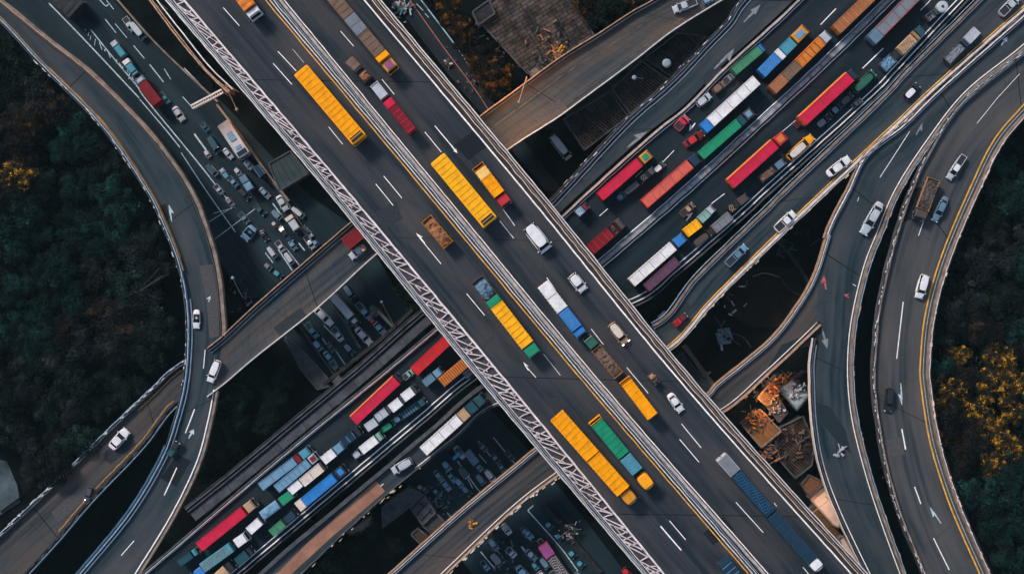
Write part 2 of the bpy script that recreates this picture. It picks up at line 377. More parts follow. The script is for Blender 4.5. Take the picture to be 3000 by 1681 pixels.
dashes("lane_dash", [(654,23,701,76),(814,151,868,209),(800,186,855,248),(963,372,1004,423),(1101,539,1152,602),(1124,516,1177,580),(1222,688,1292,773),(1367,860,1420,924),
 (1537,1068,1570,1105),(1592,1036,1642,1099,.1),(1935,1540,1996,1611,.24),(1961,1524,2009,1580),(998,92,1036,136),(1119,233,1155,277),(1245,387,1293,446),(1274,369,1336,443,.2),
 (1458,591,1508,661),(1464,647,1505,698),(1602,813,1628,851),(1732,963,1768,1009),(1836,1076,1899,1151),(1997,1241,2054,1311),(1991,1286,2048,1353),(2156,1470,2236,1559),
 (857,144,890,184,.06),(2268,1472,2276,1482),(2352,1660,2372,1684)], ZM, main)
arrow(main, 1245, 712, 1218, 682, ZM, w=.2, style=1); arrow(main, 1322, 428, 1340, 449, ZM, w=.2); arrow(main, 1548, 1085, 1533, 1060, ZM, w=.2, style=1)
for x, y in ((925,150),(1075,330),(1345,650),(1990,1440),(2170,1640)): pier(main, x, y, ZM, 1.1, 8.0, R(40))

# truck highway ----------------------------------------------------
Tb = [(2505,-160),(2343,0),(2250,88),(2121,204),(2016,312),(1907,400),(1733,556),(1647,636),(1480,788),(1278,960),(1131,1083),(913,1260),(720,1421),(539,1576),(414,1682),(310,1770)]
Td = [(2990,-160),(2828,0),(2638,202),(2556,287),(2262,552),(2167,640),(1985,797),(1869,886),(1600,975),(1385,1109),(1240,1230),(1100,1347),(960,1464),(826,1576),(700,1682),(590,1775)]
Tc = [(2768,-160),(2605,0),(2420,180),(2250,338),(2000,566),(1757,774),(1580,920),(1365,1105)]
truckroad = empty("flyover", 'dual carriageway packed with lorries passing under the main flyover', 'flyover')
deck("road_deck", Tb, Td, ZD, A_DARK, M_SIDE, truckroad, 1.1, 120, 8)
b_, d_, c_ = wl(Tb, ZD, 200), wl(Td, ZD, 200), wl(Tc, ZD, 120)
rails("side_barrier", cutx(b_,1600,3000), ((-.05,.36,0,.85,M_CONC,.1),), truckroad)
rails("side_barrier", cutx(b_,200,1300), ((-.05,.3,0,.85,M_GREY,.08), (.3,.1,0,.8,M_RAIL,.08)), truckroad)
LS(b_, .13, .012, .5, .06); LS(d_, .2, .012, -.25, .05); LS(c_, .17, .012, -.72, .08); LS(c_, .17, .012, .72, .08)
LS(d_, .18, .012, -1.0, .05); LB("edge_line", M_WHITE, truckroad)
rails("median_barrier", c_, ((0,.62,0,.8,mat("median_grey_concrete",(.26,.25,.26),.85,noise=.5,nscale=1.3),.14), (-.45,.08,0,.7,M_RAILB,.1)), truckroad)
rails("guard_rail", offs(d_, .35), ((0,.22,-.3,.8,M_GREY,.1),), truckroad)
dashes("lane_dash", [(2404,73,2449,26,.2),(1940,477,1975,441),(1861,520,1882,500,.1),(1756,633,1781,611,.16),(2527,201,2588,142,.24),(2697,31,2731,-4,.16),(2084,597,2123,567),(2289,388,2331,353,.12)], ZD, truckroad)
arrow(truckroad, 2037, 361, 2019, 385, ZD, w=.3, style=1); arrow(truckroad, 2010, 647, 2030, 622, ZD, w=.3, style=2)
for x, y in ((1480,900),(1250,1080),(2100,420),(2480,200),(800,1480),(2300,420)): pier(truckroad, x, y, ZD, .9, 6, R(-45))

# slip road beside it ---------------------------------------------
Ra = [(2335,-160),(2178,0),(2136,62),(2082,118),(1966,240),(1830,360),(1643,562),(1600,604),(1440,742),(1222,925),(1052,1075),(868,1228),(690,1376),(548,1490)]
Rb = [(2485,-160),(2325,0),(2235,85),(2106,202),(2001,310),(1892,394),(1720,548),(1634,628),(1465,780),(1264,950),(1118,1073),(900,1250),(707,1411),(600,1510)]
slip = empty("flyover", 'grey slip road with white turn arrows left of the lorry highway', 'flyover')
deck("road_deck", Ra, Rb, ZD-.004, A_RAMP, M_SIDE, slip, 1.0, 110, 4)
a_ = wl(Ra, ZD, 180)
LS(cutx(a_,1605,2400), .16, .012, .35, .05); LS(cutx(a_,1605,2400), .13, .012, .95, .05); LB("edge_line", M_WHITE, slip)
rails("guard_rail", a_, ((-.1,.3,-.4,.9,M_GREY,.12), (-.45,.10,-.2,1.0,M_GREY,.2)), slip)
posts("railing", cutx(a_,1605,2400), -.3, slip, M_RAIL, 1, .95, .16, .3)
M_ARW = mat("worn_arrow_paint", (.20,.205,.215), .75, noise=.4, nscale=2)
arrow(slip, 2092, 203, 2152, 142, ZD, w=.5, m=M_ARW, style=1); arrow(slip, 1838, 432, 1896, 386, ZD, w=.5, m=M_ARW, style=2); arrow(slip, 2179, 66, 2228, 14, ZD, w=.4, m=M_ARW)
rails("channel_slabs", cutx(a_,500,1240), ((1.75,1.5,0,.35,mat("channel_cover_slabs",(.060,.063,.070),.85,noise=.35,nscale=.5),.03), (.5,.2,0,.8,M_GREY,.05)), slip)
mb = MB()
_ja = offs(cutx(a_,500,1240), 1.0); _jb = offs(cutx(a_,500,1240), 2.5)
for i in range(0, len(_ja), 7): mb.bar(_ja[i] + Vector((0,0,.33)), _jb[i] + Vector((0,0,.33)), .10, .08)
mb.build("slab_joint", M_DARKC, slip)
for x, y in ((1900,340),(2160,90),(1000,1130)): pier(slip, x, y, ZD, .7, 2.6, R(-45))

# frontage road ----------------------------------------------------
Fl = [(3025,-160),(2867,0),(2660,205),(2571,300),(2297,560),(2250,607),(2043,808),(1919,950),(1660,1020),(1424,1122),(1270,1250),(1125,1372),(985,1488),(850,1600),(756,1684),(650,1775)]
Fr = [(3200,-150),(3000,23),(2754,240),(2626,361),(2413,560),(2250,715),(2082,882),(1966,1010),(1780,1110),(1461,1180),(1335,1279),(1209,1379),(1127,1447),(1002,1560),(872,1684),(770,1775)]
front = empty("flyover", 'lighter carriageway with a few cars between the lorry highway and the forked ramp', 'flyover')
deck("road_deck", Fl, Fr, ZD-.008, A_RAMP, M_SIDE, front, 1.0, 120, 5)
l_, r_ = wl(Fl, ZD, 200), wl(Fr, ZD, 200)
tag(poly("terracotta_lane", [(1102,1408),(1128,1438),(1040,1514),(974,1570),(850,1684),(790,1700),(905,1585)], ZD+.02, M_TERRA, front))
rails("side_barrier", cutx(l_,1900,3200), ((.0,.42,-.3,.75,M_TAN,.12), (-.55,.10,0,.8,M_RAILB,.15)), front)
rails("side_barrier", cutx(l_,500,1440), ((.1,.62,-.3,.75,M_GREY,.12),), front)
LS(cutx(l_,1900,3200), .16, .012, .55, .05); LS(cutx(r_,1215,1480), .16, .012, -.12, .05); LB("edge_line", M_WHITE, front)
LS(cutx(l_,500,1105), .12, .012, 1.9, .12); LB("edge_line", M_WHITE, front)
LS(cutx(r_,1950,3300), .17, .012, -.25, .05); LB("yellow_line", M_YEL, front)
rails("guard_rail", cutx(r_,1950,3300), ((.15,.3,-.3,.9,M_RAIL,.14), (.55,.12,-.3,.9,M_RAIL,.14), (.35,.1,-.2,1.0,M_TAN,.12)), front)
rails("guard_rail", cutx(r_,500,1480), ((.15,.25,-.3,.9,M_GREY,.14),), front)
posts("railing", cutx(r_,1960,2700), .45, front, mat("gold_tinted_rail",(.6,.45,.28),.5,noise=.4), 1, 1.0, .2, .3)
posts("railing", cutx(r_,500,1230), .5, front, mat("gold_tinted_rail",(.6,.45,.28),.5,noise=.4), 1, 1.0, .2, .3)
for x, y in ((1960,940),(2200,700),(2500,440),(1300,1290),(1000,1520)): pier(front, x, y, ZD, .7, 2.6, R(-45))

# forked ramp ------------------------------------------------------
Bl = [(3180,-110),(3000,45),(2754,262),(2645,368),(2537,454),(2483,560),(2421,688),(2398,830),(2390,960),(2378,1060),(2378,1120),(2384,1237),(2405,1361),(2452,1493),(2541,1681),(2610,1810)]
Br = [(3180,-30),(3000,136),(2832,272),(2716,419),(2626,560),(2572,688),(2537,777),(2506,901),(2491,1006),(2489,1120),(2503,1237),(2538,1377),(2580,1509),(2643,1681),(2700,1820)]
Gl = [(2450,625),(2421,690),(2382,808),(2328,901),(2250,998),(2101,1120),(2060,1158),(1900,1205),(1740,1232),(1655,1262),(1574,1309),(1500,1369),(1349,1493),(1139,1681),(1030,1780)]
Gr = [(2550,700),(2520,800),(2478,875),(2405,945),(2250,1091),(2112,1207),(1940,1262),(1790,1302),(1700,1345),(1624,1396),(1500,1493),(1302,1681),(1190,1790)]
fork = empty("flyover", 'forked ramp whose branch bends left and dives under the main flyover', 'flyover')
deck("road_deck", Bl, Br, ZD, A_RAMP, M_SIDE, fork, 1.0, 130, 5)
deck("branch_deck", Gl, Gr, ZD-.004, A_WARM, M_SIDE, fork, 1.0, 130, 5)
bl, br, gl, gr = wl(Bl, ZD, 220), wl(Br, ZD, 220), wl(Gl, ZD, 200), wl(Gr, ZD, 200)
blT, blB = cut(bl, -200, 700), cut(bl, 985, 1900); glT = cut(gl, 680, 1900); grT = cut(gr, 945, 1900)
rails("guard_rail", blT, ((.0,.22,-.3,.9,M_RAIL,.1), (-.4,.14,-.2,.9,M_COPPER,.1)), fork)
rails("guard_rail", glT, ((-.1,.16,-.3,.95,M_COPPER,.08), (.25,.12,-.1,.9,M_RAIL,.08)), fork)
rails("guard_rail", grT, ((.1,.22,-.3,.9,M_COPPER,.1),), fork)
rails("guard_rail", blB, ((-.1,.16,-.3,.9,M_GREY,.1), (-.5,.14,-.3,.9,M_RAIL,.1)), fork)
rails("guard_rail", br, ((.15,.3,-.3,.9,M_TAN,.14), (.5,.1,-.3,1.0,M_RAILB,.2)), fork)
posts("railing", br, .45, fork, M_COPPER, 2, 1.0, .16, .2); posts("railing", grT[95:], .3, fork, M_RAIL, 1, 1.0, .24, .3)
LS(blT, .10, .012, .5); LS(glT, .14, .012, .7); LS(grT, .13, .012, -.45); LS(blB, .17, .012, .45); LS(br, .16, .012, -.3); LB("edge_line", M_WHITE, fork)
dashes("lane_dash", [(2578,520,2665,386,.12),(2512,590,2516,578,.1),(2498,832,2508,838,.1)], ZD, fork)
arrow(fork, 2684, 396, 2703, 360, ZD, w=.3, m=M_ARW, style=1); arrow(fork, 2933, 134, 2952, 108, ZD, w=.3, m=M_WORN); arrow(fork, 2408, 960, 2424, 1022, ZD, w=.4, m=M_ARW)
mr_ = mat("red_road_paint", (.42,.09,.085), .7, noise=.5, nscale=2)
arrow(fork, 2420, 848, 2414, 806, ZD, w=.42, m=mr_, style=2); arrow(fork, 2488, 872, 2472, 862, ZD, w=.3, m=mr_, style=1)
tag(poly("fork_nose", [(2400,938),(2412,950),(2396,1010),(2330,1020),(2260,1086)], ZD+.02, M_DARKC, fork))
for x, y in ((2450,760),(2430,1300),(2700,360),(1960,1260),(2200,1090),(2560,1560),(1400,1530)): pier(fork, x, y, ZD, .8, 3.0, R(10))

# right curved ramp ------------------------------------------------
Cl = [(3160,20),(3000,155),(2813,310),(2716,458),(2669,560),(2619,715),(2576,901),(2564,1026),(2560,1120),(2573,1237),(2596,1361),(2639,1509),(2709,1681),(2770,1830)]
Cr = [(3130,175),(3015,312),(2925,419),(2855,560),(2788,715),(2746,839),(2722,948),(2712,1060),(2713,1120),(2738,1283),(2782,1431),(2825,1540),(2888,1681),(2950,1820)]
curve = empty("flyover", 'right-hand curved ramp with an orange edge line beside the orange trees', 'flyover')
deck("road_deck", Cl, Cr, ZD, A_CURVE, M_SIDE, curve, 1.0, 130, 5)
cl, cr = wl(Cl, ZD, 200), wl(Cr, ZD, 200)
rails("guard_rail", cl, ((-.1,.28,-.3,.9,M_TAN,.14), (-.5,.12,-.3,.9,M_GREY,.2)), curve)
rails("guard_rail", cr, ((.2,.22,-.3,.9,M_TAN,.1), (.75,.5,-.6,.3,M_DARKC,.1), (.45,.1,0,1.0,M_RAIL,.12)), curve)
posts("railing", cl, -.35, curve, M_RAIL, 1, 1.0, .14, .2); posts("railing", cr, .4, curve, mat("pink_tinted_rail",(.7,.5,.42),.5,noise=.4), 1, 1.0, .2, .15)
LS(cr, .24, .012, -.9, .03); LB("yellow_line", M_YEL, curve)
LS(cr, .08, .012, -.35); LS(cut(cl, -200, 640), .12, .012, .3); LB("edge_line", M_WORN, curve)
dashes("lane_dash", [(2862,362,2920,290,.1),(2920,290,2987,217,.1),(2691,690,2705,651,.16),(2627,1050,2646,884,.2),(2642,1256,2653,1316,.26),(2679,1425,2698,1475,.22),(2735,1575,2781,1668,.2)], ZD, curve)
arrow(curve, 2639, 1122, 2643, 1188, ZD, w=.28, m=M_WORN, style=1); arrow(curve, 2757, 1532, 2724, 1483, ZD, w=.28, m=M_WORN, style=2)
for x, y in ((2640,900),(2640,1300),(2800,1640),(2760,500)): pier(curve, x, y, ZD, .8, 3.4, R(10))

# left curved road -------------------------------------------------
Ll = [(-170,-90),(0,58),(128,194),(303,372),(434,560),(481,657),(524,766),(547,870),(553,987),(543,1120),(517,1229),(478,1338),(381,1501),(233,1681),(130,1800)]
Lr = [(-150,-120),(0,5),(136,116),(264,217),(388,338),(466,427),(557,560),(605,676),(636,793),(648,898),(652,979),(642,1064),(636,1120),(614,1237),(579,1361),(505,1513),(402,1681),(320,1810)]
left = empty("flyover", 'left-hand curved road sweeping down from the top corner past the dark forest', 'flyover')
deck("road_deck", Ll, Lr, ZD, A_RAMP, M_SIDE, left, 1.0, 140, 5)
ll, lr = wl(Ll, ZD, 220), wl(Lr, ZD, 220)
rails("guard_rail", ll, ((.1,.16,-.3,.9,M_RAILB,.1), (-.25,.14,-.4,.95,M_GREY,.16)), left)
rails("guard_rail", cut(ll, -100, 800), ((.45,.10,0,.9,M_COPPER,.14),), left)
rails("guard_rail", cut(ll, 1300, 1900), ((-.3,.5,-.5,.7,M_BLUEP,.1),), left)
lrT, lrB = cut(lr, -200, 985), cut(lr, 1140, 1900)
rails("side_barrier", lrT, ((.35,.6,-.6,.8,M_TAN,.16), (-.15,.12,0,.95,M_RAILD,.1)), left)
rails("side_barrier", lrB, ((.35,.4,-.6,.7,M_TAN,.1),), left)
rails("guard_rail", cut(lr, -100, 430), ((.12,.12,.1,1.0,M_COPPER,.1),), left)
posts("railing", cut(ll, 150, 1150), -.2, left, M_RAIL, 2, 1.0, .12, .25)
LS(cut(ll, 870, 1900), .2, .012, .55, .03); LS(lrB, .2, .012, -.35, .03); LB("edge_line", M_WHITE, left)
LS(cut(ll, 200, 760), .14, .012, .5, .05); LB("yellow_line", M_YEL, left)
dashes("lane_dash", [(596,1079,601,1024,.16),(543,1268,557,1232,.2),(557,1232,570,1198,.24),(481,1450,518,1369,.22),(355,1626,393,1583,.16)], ZD, left)
arrow(left, 503, 649, 494, 599, ZD, w=.32, m=M_WORN, style=1); arrow(left, 611, 884, 617, 866, ZD, w=.3, m=M_WORN, style=2); arrow(left, 552, 1284, 568, 1256, ZD, w=.34, m=M_WORN, style=0)
for x, y in ((575,1180),(350,360),(525,620),(600,900),(415,1600),(90,115)): pier(left, x, y, ZD, .8, 3.4, R(10))

# cross road -------------------------------------------------------
Xu = [(2070,-90),(1919,0),(1849,39),(1748,105),(1636,175),(1500,275),(1410,341),(1220,490),(1029,653),(890,773),(750,895),(655,984),(610,1020)]
Xl = [(2240,-70),(2105,8),(1969,93),(1849,186),(1702,295),(1628,349),(1487,440),(1290,590),(1099,748),(936,897),(750,1045),(668,1115),(610,1160)]
cross = empty("flyover", 'worn brownish cross road running under the main flyover to the left curve', 'flyover')
deck("road_deck", Xu, Xl, ZD-.004, A_OLD, M_SIDE, cross, 1.0, 130, 5)
xu, xl = wl(Xu, ZD, 180), wl(Xl, ZD, 180)
rails("guard_rail", xu, ((-.05,.16,-.3,.9,M_COPPER,.06), (.45,.14,0,.8,M_GREY,.06)), cross)
rails("guard_rail", xl, ((.0,.16,-.3,.9,M_RAIL,.05),), cross)
LS(xu[95:], .10, .012, .9); LB("edge_line", M_WORN, cross)
LS(offs(xu[:90], 2.6), .16, .012, 0, .10); LS(offs(xl[15:90], -.9), .12, .012, 0, .08); LB("yellow_line", mat("faded_yellow_paint",(.10,.065,.035),.7,noise=.8,nscale=.5), cross)
for x, y in ((820,930),(1800,150),(1180,590),(1560,330)): pier(cross, x, y, ZD, .8, 3.0, R(-55))

# low road, lower left --------------------------------------------
Su = [(640,1010),(520,1076),(440,1150),(334,1250),(210,1373),(89,1489),(0,1572),(-120,1690)]
Sl = [(640,1100),(560,1155),(498,1204),(420,1307),(272,1462),(175,1575),(78,1681),(-20,1780)]
low = empty("flyover", 'worn low road passing beneath the left curve towards the bottom left corner', 'flyover')
deck("road_deck", Su, Sl, ZS, A_WARM, M_SIDE, low, .9, 90, 5)
su, sl = wl(Su, ZS, 130), wl(Sl, ZS, 130)
rails("guard_rail", su, ((.1,.25,-.3,.8,M_GREY,.14), (-.35,.14,-.3,.9,M_RAILB,.2)), low); posts("railing", su, -.2, low, M_RAIL, 1, .9, .18, .25)
rails("guard_rail", sl, ((-.3,.25,-.3,.6,M_DARKC,.15), (.35,.10,-.3,.9,M_RAILB,.05)), low); posts("railing", sl, 0, low, M_GREY, 1, .7, .16, .3)
LS(offs(sl[20:90], -.9), .16, .012, 0, .12); LS(offs(su[8:40], .8), .22, .012, 0, .12); LB("yellow_line", mat("ochre_paint",(.42,.20,.05),.7,noise=.5), low)
for x, y in ((300,1370),(100,1560)): pier(low, x, y, ZS, .7, 3.0, R(-50))

# tarmac repairs and darker or paler patches on the decks
P_DK = mat("tarmac_patch_dark", (.012,.015,.019), .85, noise=.3); P_LT = mat("tarmac_patch_pale", (.070,.066,.068), .85, noise=.25); P_SD = mat("tarmac_patch_soft", (.018,.026,.032), .85, noise=.3); P_MD = mat("tarmac_patch_mid", (.030,.034,.040), .85, noise=.3)
for P, z, m_, par in (([(584,778),(622,774),(640,880),(642,985),(614,990),(604,880)],ZD,P_LT,left), ([(455,610),(486,596),(498,640),(470,655)],ZD,P_DK,left), ([(470,1400),(520,1330),(560,1350),(515,1425)],ZD,P_DK,left),
    ([(1100,620),(1160,590),(1180,640),(1128,672)],ZM,P_MD,main), ([(1330,425),(1400,372),(1440,420),(1372,470)],ZM,P_DK,main), ([(1600,1180),(1640,1150),(1668,1184),(1628,1214)],ZM,P_MD,main), ([(2060,1560),(2120,1512),(2150,1550),(2090,1596)],ZM,P_DK,main), ([(620,130),(660,100),(690,136),(650,166)],ZM,P_MD,main),
    ([(2392,1180),(2430,1190),(2478,1260),(2494,1330),(2450,1290),(2410,1240)],ZD,P_SD,fork), ([(2290,1010),(2350,985),(2300,1050),(2250,1075)],ZD,P_SD,fork),
    ([(2580,1290),(2640,1280),(2650,1330),(2592,1342)],ZD,P_LT,curve), ([(2665,560),(2700,545),(2680,640),(2648,650)],ZD,P_DK,curve), ([(2060,240),(2110,196),(2126,214),(2076,260)],ZD,P_MD,slip),
    ([(1560,340),(1640,290),(1665,320),(1590,372)],ZD,P_LT,cross), ([(800,960),(880,900),(900,925),(820,985)],ZD,P_MD,cross),
    ([(2130,250),(2190,200),(2205,220),(2146,268)],ZD,P_MD,truckroad), ([(2400,330),(2440,300),(2452,320),(2410,350)],ZD,P_DK,truckroad), ([(1950,930),(2010,880),(2025,900),(1968,950)],ZD,P_MD,front),
    ([(300,1330),(380,1270),(400,1300),(322,1362)],ZS,P_MD,low), ([(150,1500),(230,1430),(250,1460),(172,1530)],ZS,P_LT,low)):
    poly("tarmac_patch", P, z+.006, m_, par)
# ---------------------------------------------------------------- vehicle parts
M_GLASS = mat("dark_glass", (.012,.016,.02), .08, coat=.3)
M_TYRE = mat("tyre_rubber", (.015,.015,.016), .9)
M_RIM = mat("wheel_rim", (.35,.35,.36), .4, metal=.7)
M_CHAS = mat("chassis_black", (.02,.02,.022), .7, noise=.3)
M_HEAD = mat("headlight_glass", (.75,.75,.72), .15, coat=.5)
M_TAIL = mat("taillight_red", (.45,.02,.015), .25, coat=.4)
M_LIT = mat("lit_headlight", (.9,.8,.6), .3, emit=(1,.78,.5), estr=14)
COL = dict(white=(.68,.65,.65), cream=(.60,.50,.42), silver=(.40,.42,.45), grey=(.16,.17,.19), dgrey=(.055,.058,.065), black=(.014,.017,.02), yellow=(.90,.32,.0), yellow2=(.92,.40,.006),
 orange=(.58,.16,.02), rust=(.30,.115,.05), brown=(.16,.095,.065), dbrown=(.07,.05,.045), red=(.50,.018,.022), crimson=(.50,.014,.048), salmon=(.55,.10,.07), dred=(.17,.012,.018),
 green=(.01,.22,.11), dgreen=(.02,.10,.065), mgreen=(.05,.19,.10), pgreen=(.20,.34,.28), teal=(.06,.24,.30), dteal=(.015,.06,.08), blue=(.025,.17,.45), lblue=(.13,.25,.36), dblue=(.009,.030,.056), gblue=(.10,.17,.23),
 purple=(.11,.045,.08), violet=(.25,.06,.19), pink=(.45,.07,.10), tan=(.42,.26,.15), amber=(.85,.50,.14), rope_blue=(.02,.12,.25), wood=(.33,.17,.08), gold=(.60,.23,.01), lwhite=(.40,.41,.44))
def paint(c):
    v = COL[c] if isinstance(c, str) else c
    return mat("paint_%s" % c, v, .42, noise=.14, nscale=1.1, coat=.25)
def tarp(c): return mat("tarp_%s" % c, COL[c], .8, noise=.28, nscale=1.6, bump=.5)
def steel(c):
    """painted sheet metal with blotches, dust and streaks of dirt along the body"""
    nm = "sheet_%s" % c
    if nm in MATS: return MATS[nm]
    m = mat(nm, COL[c], .7, noise=.16, nscale=.9, spec=.12); n = m.node_tree; L = n.links; b = n.nodes["Principled BSDF"]
    src = b.inputs["Base Color"].links[0].from_socket; tc = [x for x in n.nodes if x.type == 'TEX_COORD'][0]
    oi = n.nodes.new("ShaderNodeObjectInfo"); ad = n.nodes.new("ShaderNodeVectorMath"); ad.operation = 'ADD'; L.new(tc.outputs["Object"], ad.inputs[0]); L.new(oi.outputs["Location"], ad.inputs[1])
    mp = n.nodes.new("ShaderNodeMapping"); mp.inputs["Scale"].default_value = (.35, 3.2, 1); L.new(ad.outputs[0], mp.inputs[0])
    nz = n.nodes.new("ShaderNodeTexNoise"); nz.inputs["Scale"].default_value = 1.4; nz.inputs["Detail"].default_value = 7; nz.inputs["Roughness"].default_value = .7; L.new(mp.outputs[0], nz.inputs["Vector"])
    r = n.nodes.new("ShaderNodeMapRange"); r.inputs[1].default_value = .50; r.inputs[2].default_value = .72; r.inputs[3].default_value = 0; r.inputs[4].default_value = .24; L.new(nz.outputs[0], r.inputs[0])
    x = n.nodes.new("ShaderNodeMix"); x.data_type = 'RGBA'; L.new(r.outputs[0], x.inputs[0]); L.new(src, x.inputs[6]); x.inputs[7].default_value = (*[v*.45+.02 for v in COL[c]], 1); L.new(x.outputs[2], b.inputs["Base Color"])
    return m
_c = MB(); _c.cyl((0,-.11,0),(0,.11,0),.33,n=18); WHEEL = _c.build("tyre", M_TYRE, me_only=True)
_c = MB(); _c.cyl((0,-.12,0),(0,.12,0),.19,n=12); RIM = _c.build("rim", M_RIM, me_only=True)
_c = MB(); _c.cyl((0,-.16,0),(0,.16,0),.5,n=18); TWHEEL = _c.build("tyre", M_TYRE, me_only=True)
_c = MB(); _c.cyl((0,-.17,0),(0,.17,0),.26,n=12); TRIM = _c.build("rim", M_RIM, me_only=True)
def outline(L, Wd, f=1.0, nose=.80, n=28, xo=0.0, tail=.86):
    out = []
    for i in range(n):
        t = 2*math.pi*i/n; c, s_ = math.cos(t), math.sin(t)
        x = math.copysign(abs(c)**.42, c); y = math.copysign(abs(s_)**.34, s_)
        tp = 1 - (1-nose)*max(0, x)**3 - (1-tail)*max(0, -x)**3
        out.append((xo + x*L/2*f, y*Wd/2*tp*f))
    return out
STY = {  # cabin base x0,x1 / roof x0,x1 (fractions of length from the rear), height, bonnet height
 'sedan': (.14,.74,.27,.57,1.42,.93), 'coupe': (.10,.70,.30,.52,1.32,.88), 'hatch': (.03,.76,.10,.60,1.50,.97), 'suv': (.03,.78,.07,.64,1.72,1.08),
 'van': (.015,.90,.03,.78,1.95,1.10), 'pickup': (.40,.80,.45,.65,1.66,1.02), 'conv': (.22,.72,.30,.50,1.25,.90)}
CARP = {}
def car_parts(style, c, roofc):
    key = (style, c, roofc)
    if key in CARP: return CARP[key]
    a0, a1, b0, b1, H, hb = STY[style]; L = 4.4; Wd = 1.80; P = []; pm = paint(c); X = lambda f: (f - .5)*L
    m = MB()
    def top(o, z, drop): return [(x, y, z - drop*max(0, x/(L/2))**4*1.1 - .55*drop*max(0, -x/(L/2))**5) for x, y in o]
    m.loops([top(outline(L, Wd, .95), .24, 0), top(outline(L, Wd, 1.0), .42, 0), top(outline(L, Wd, 1.0), .62, .05), top(outline(L, Wd, .985), hb-.14, .12), top(outline(L, Wd, .95), hb-.03, .18), top(outline(L, Wd, .86), hb, .17), top(outline(L, Wd, .4), hb+.025, .05)])
    P.append(("body", m.build("body", pm, smooth=True, me_only=True), (0,0,0)))
    wb, wr = Wd*.87, Wd*.70; zb = hb - .05; zr = H - .04
    def q(nm, *p):
        m = MB(); m.quad(*p)
        cx = [sum(v[i] for v in p)/4 for i in range(3)]; cen = Vector((0, 0, zb - .4)); n_ = (Vector(cx) - Vector((X((a0+a1)/2), 0, zb-.2))).normalized()
        m.loops([[tuple(Vector(v) - n_*.05) for v in p], list(p)]); P.append((nm, m.build(nm, M_GLASS, me_only=True), (0,0,0)))
    q("windshield", (X(a1),-wb/2,zb),(X(a1),wb/2,zb),(X(b1),wr/2,zr),(X(b1),-wr/2,zr))
    q("rear_window", (X(a0),wb/2,zb),(X(a0),-wb/2,zb),(X(b0),-wr/2,zr),(X(b0),wr/2,zr))
    q("side_window", (X(a1),wb/2,zb),(X(a0),wb/2,zb),(X(b0),wr/2,zr),(X(b1),wr/2,zr))
    q("side_window", (X(a0),-wb/2,zb),(X(a1),-wb/2,zb),(X(b1),-wr/2,zr),(X(b0),-wr/2,zr))
    if style != 'conv':
        m = MB(); rl = (b1-b0)*L + .16; xo = X((b0+b1)/2)
        m.loops([[(x, y, zr-.05) for x, y in outline(rl, wr+.1, 1, .93, 20, xo)], [(x, y, zr+.02) for x, y in outline(rl, wr+.1, 1, .93, 20, xo)], [(x, y, H) for x, y in outline(rl, wr, .9, .93, 20, xo)]])
        P.append(("roof", m.build("roof", paint(roofc or c), smooth=False, me_only=True), (0,0,0)))
        m = MB()
        for s_ in (-1, 1):
            m.bar((X(a1),s_*wb/2,zb),(X(b1),s_*wr/2,zr),.07); m.bar((X(a0),s_*wb/2,zb),(X(b0),s_*wr/2,zr),.09); xm = (a0+a1)/2; xr = (b0+b1)/2; m.bar((X(xm),s_*wb/2,zb),(X(xr),s_*wr/2,zr),.06)
        P.append(("window_pillars", m.build("window_pillars", pm, me_only=True), (0,0,0)))
    else:
        m = MB()
        for x in (X(.36), X(.5)):
            for s_ in (-1, 1): m.box(x-.25, x+.25, s_*.38-.24, s_*.38+.24, zb, zb+.22, .06)
        P.append(("seats", m.build("seats", M_CHAS, me_only=True), (0,0,0)))
    if style == 'pickup':
        m = MB(); m.box(X(.03), X(.38), -Wd*.43, Wd*.43, hb-.02, hb+.05); P.append(("cargo_bed", m.build("cargo_bed", M_CHAS, me_only=True), (0,0,0)))
        m = MB()
        for s_ in (-1, 1): m.box(X(.02), X(.40), s_*Wd*.43-.05, s_*Wd*.43+.05, hb, hb+.2)
        m.box(X(.015), X(.035), -Wd*.43, Wd*.43, hb, hb+.2); P.append(("bed_walls", m.build("bed_walls", pm, me_only=True), (0,0,0)))
    m = MB(); m.box(-.01,.12,-.19,.19,-.07,.07,.03); hl = m.build("headlight", M_HEAD, me_only=True)
    m = MB(); m.box(-.1,.01,-.17,.17,-.07,.07,.03); tl = m.build("taillight", M_TAIL, me_only=True)
    m = MB(); m.box(-.07,.07,-.12,.12,-.07,.07,.03); mr2 = m.build("mirror", pm, me_only=True)
    for s_ in (-1, 1):
        P += [("headlight", hl, (L/2-.16, s_*Wd*.36, .66)), ("taillight", tl, (-L/2+.12, s_*Wd*.36, .74)), ("mirror", mr2, (X(a1)-.12, s_*(Wd/2+.07), hb+.02))]
        for x in (X(.19), X(.81)): P.append(("wheel", WHEEL, (x, s_*(Wd/2-.10), .33)))
    CARP[key] = P; return P
ALLV = []
def heading(p, q): d = q - p; return math.atan2(d.y, d.x)
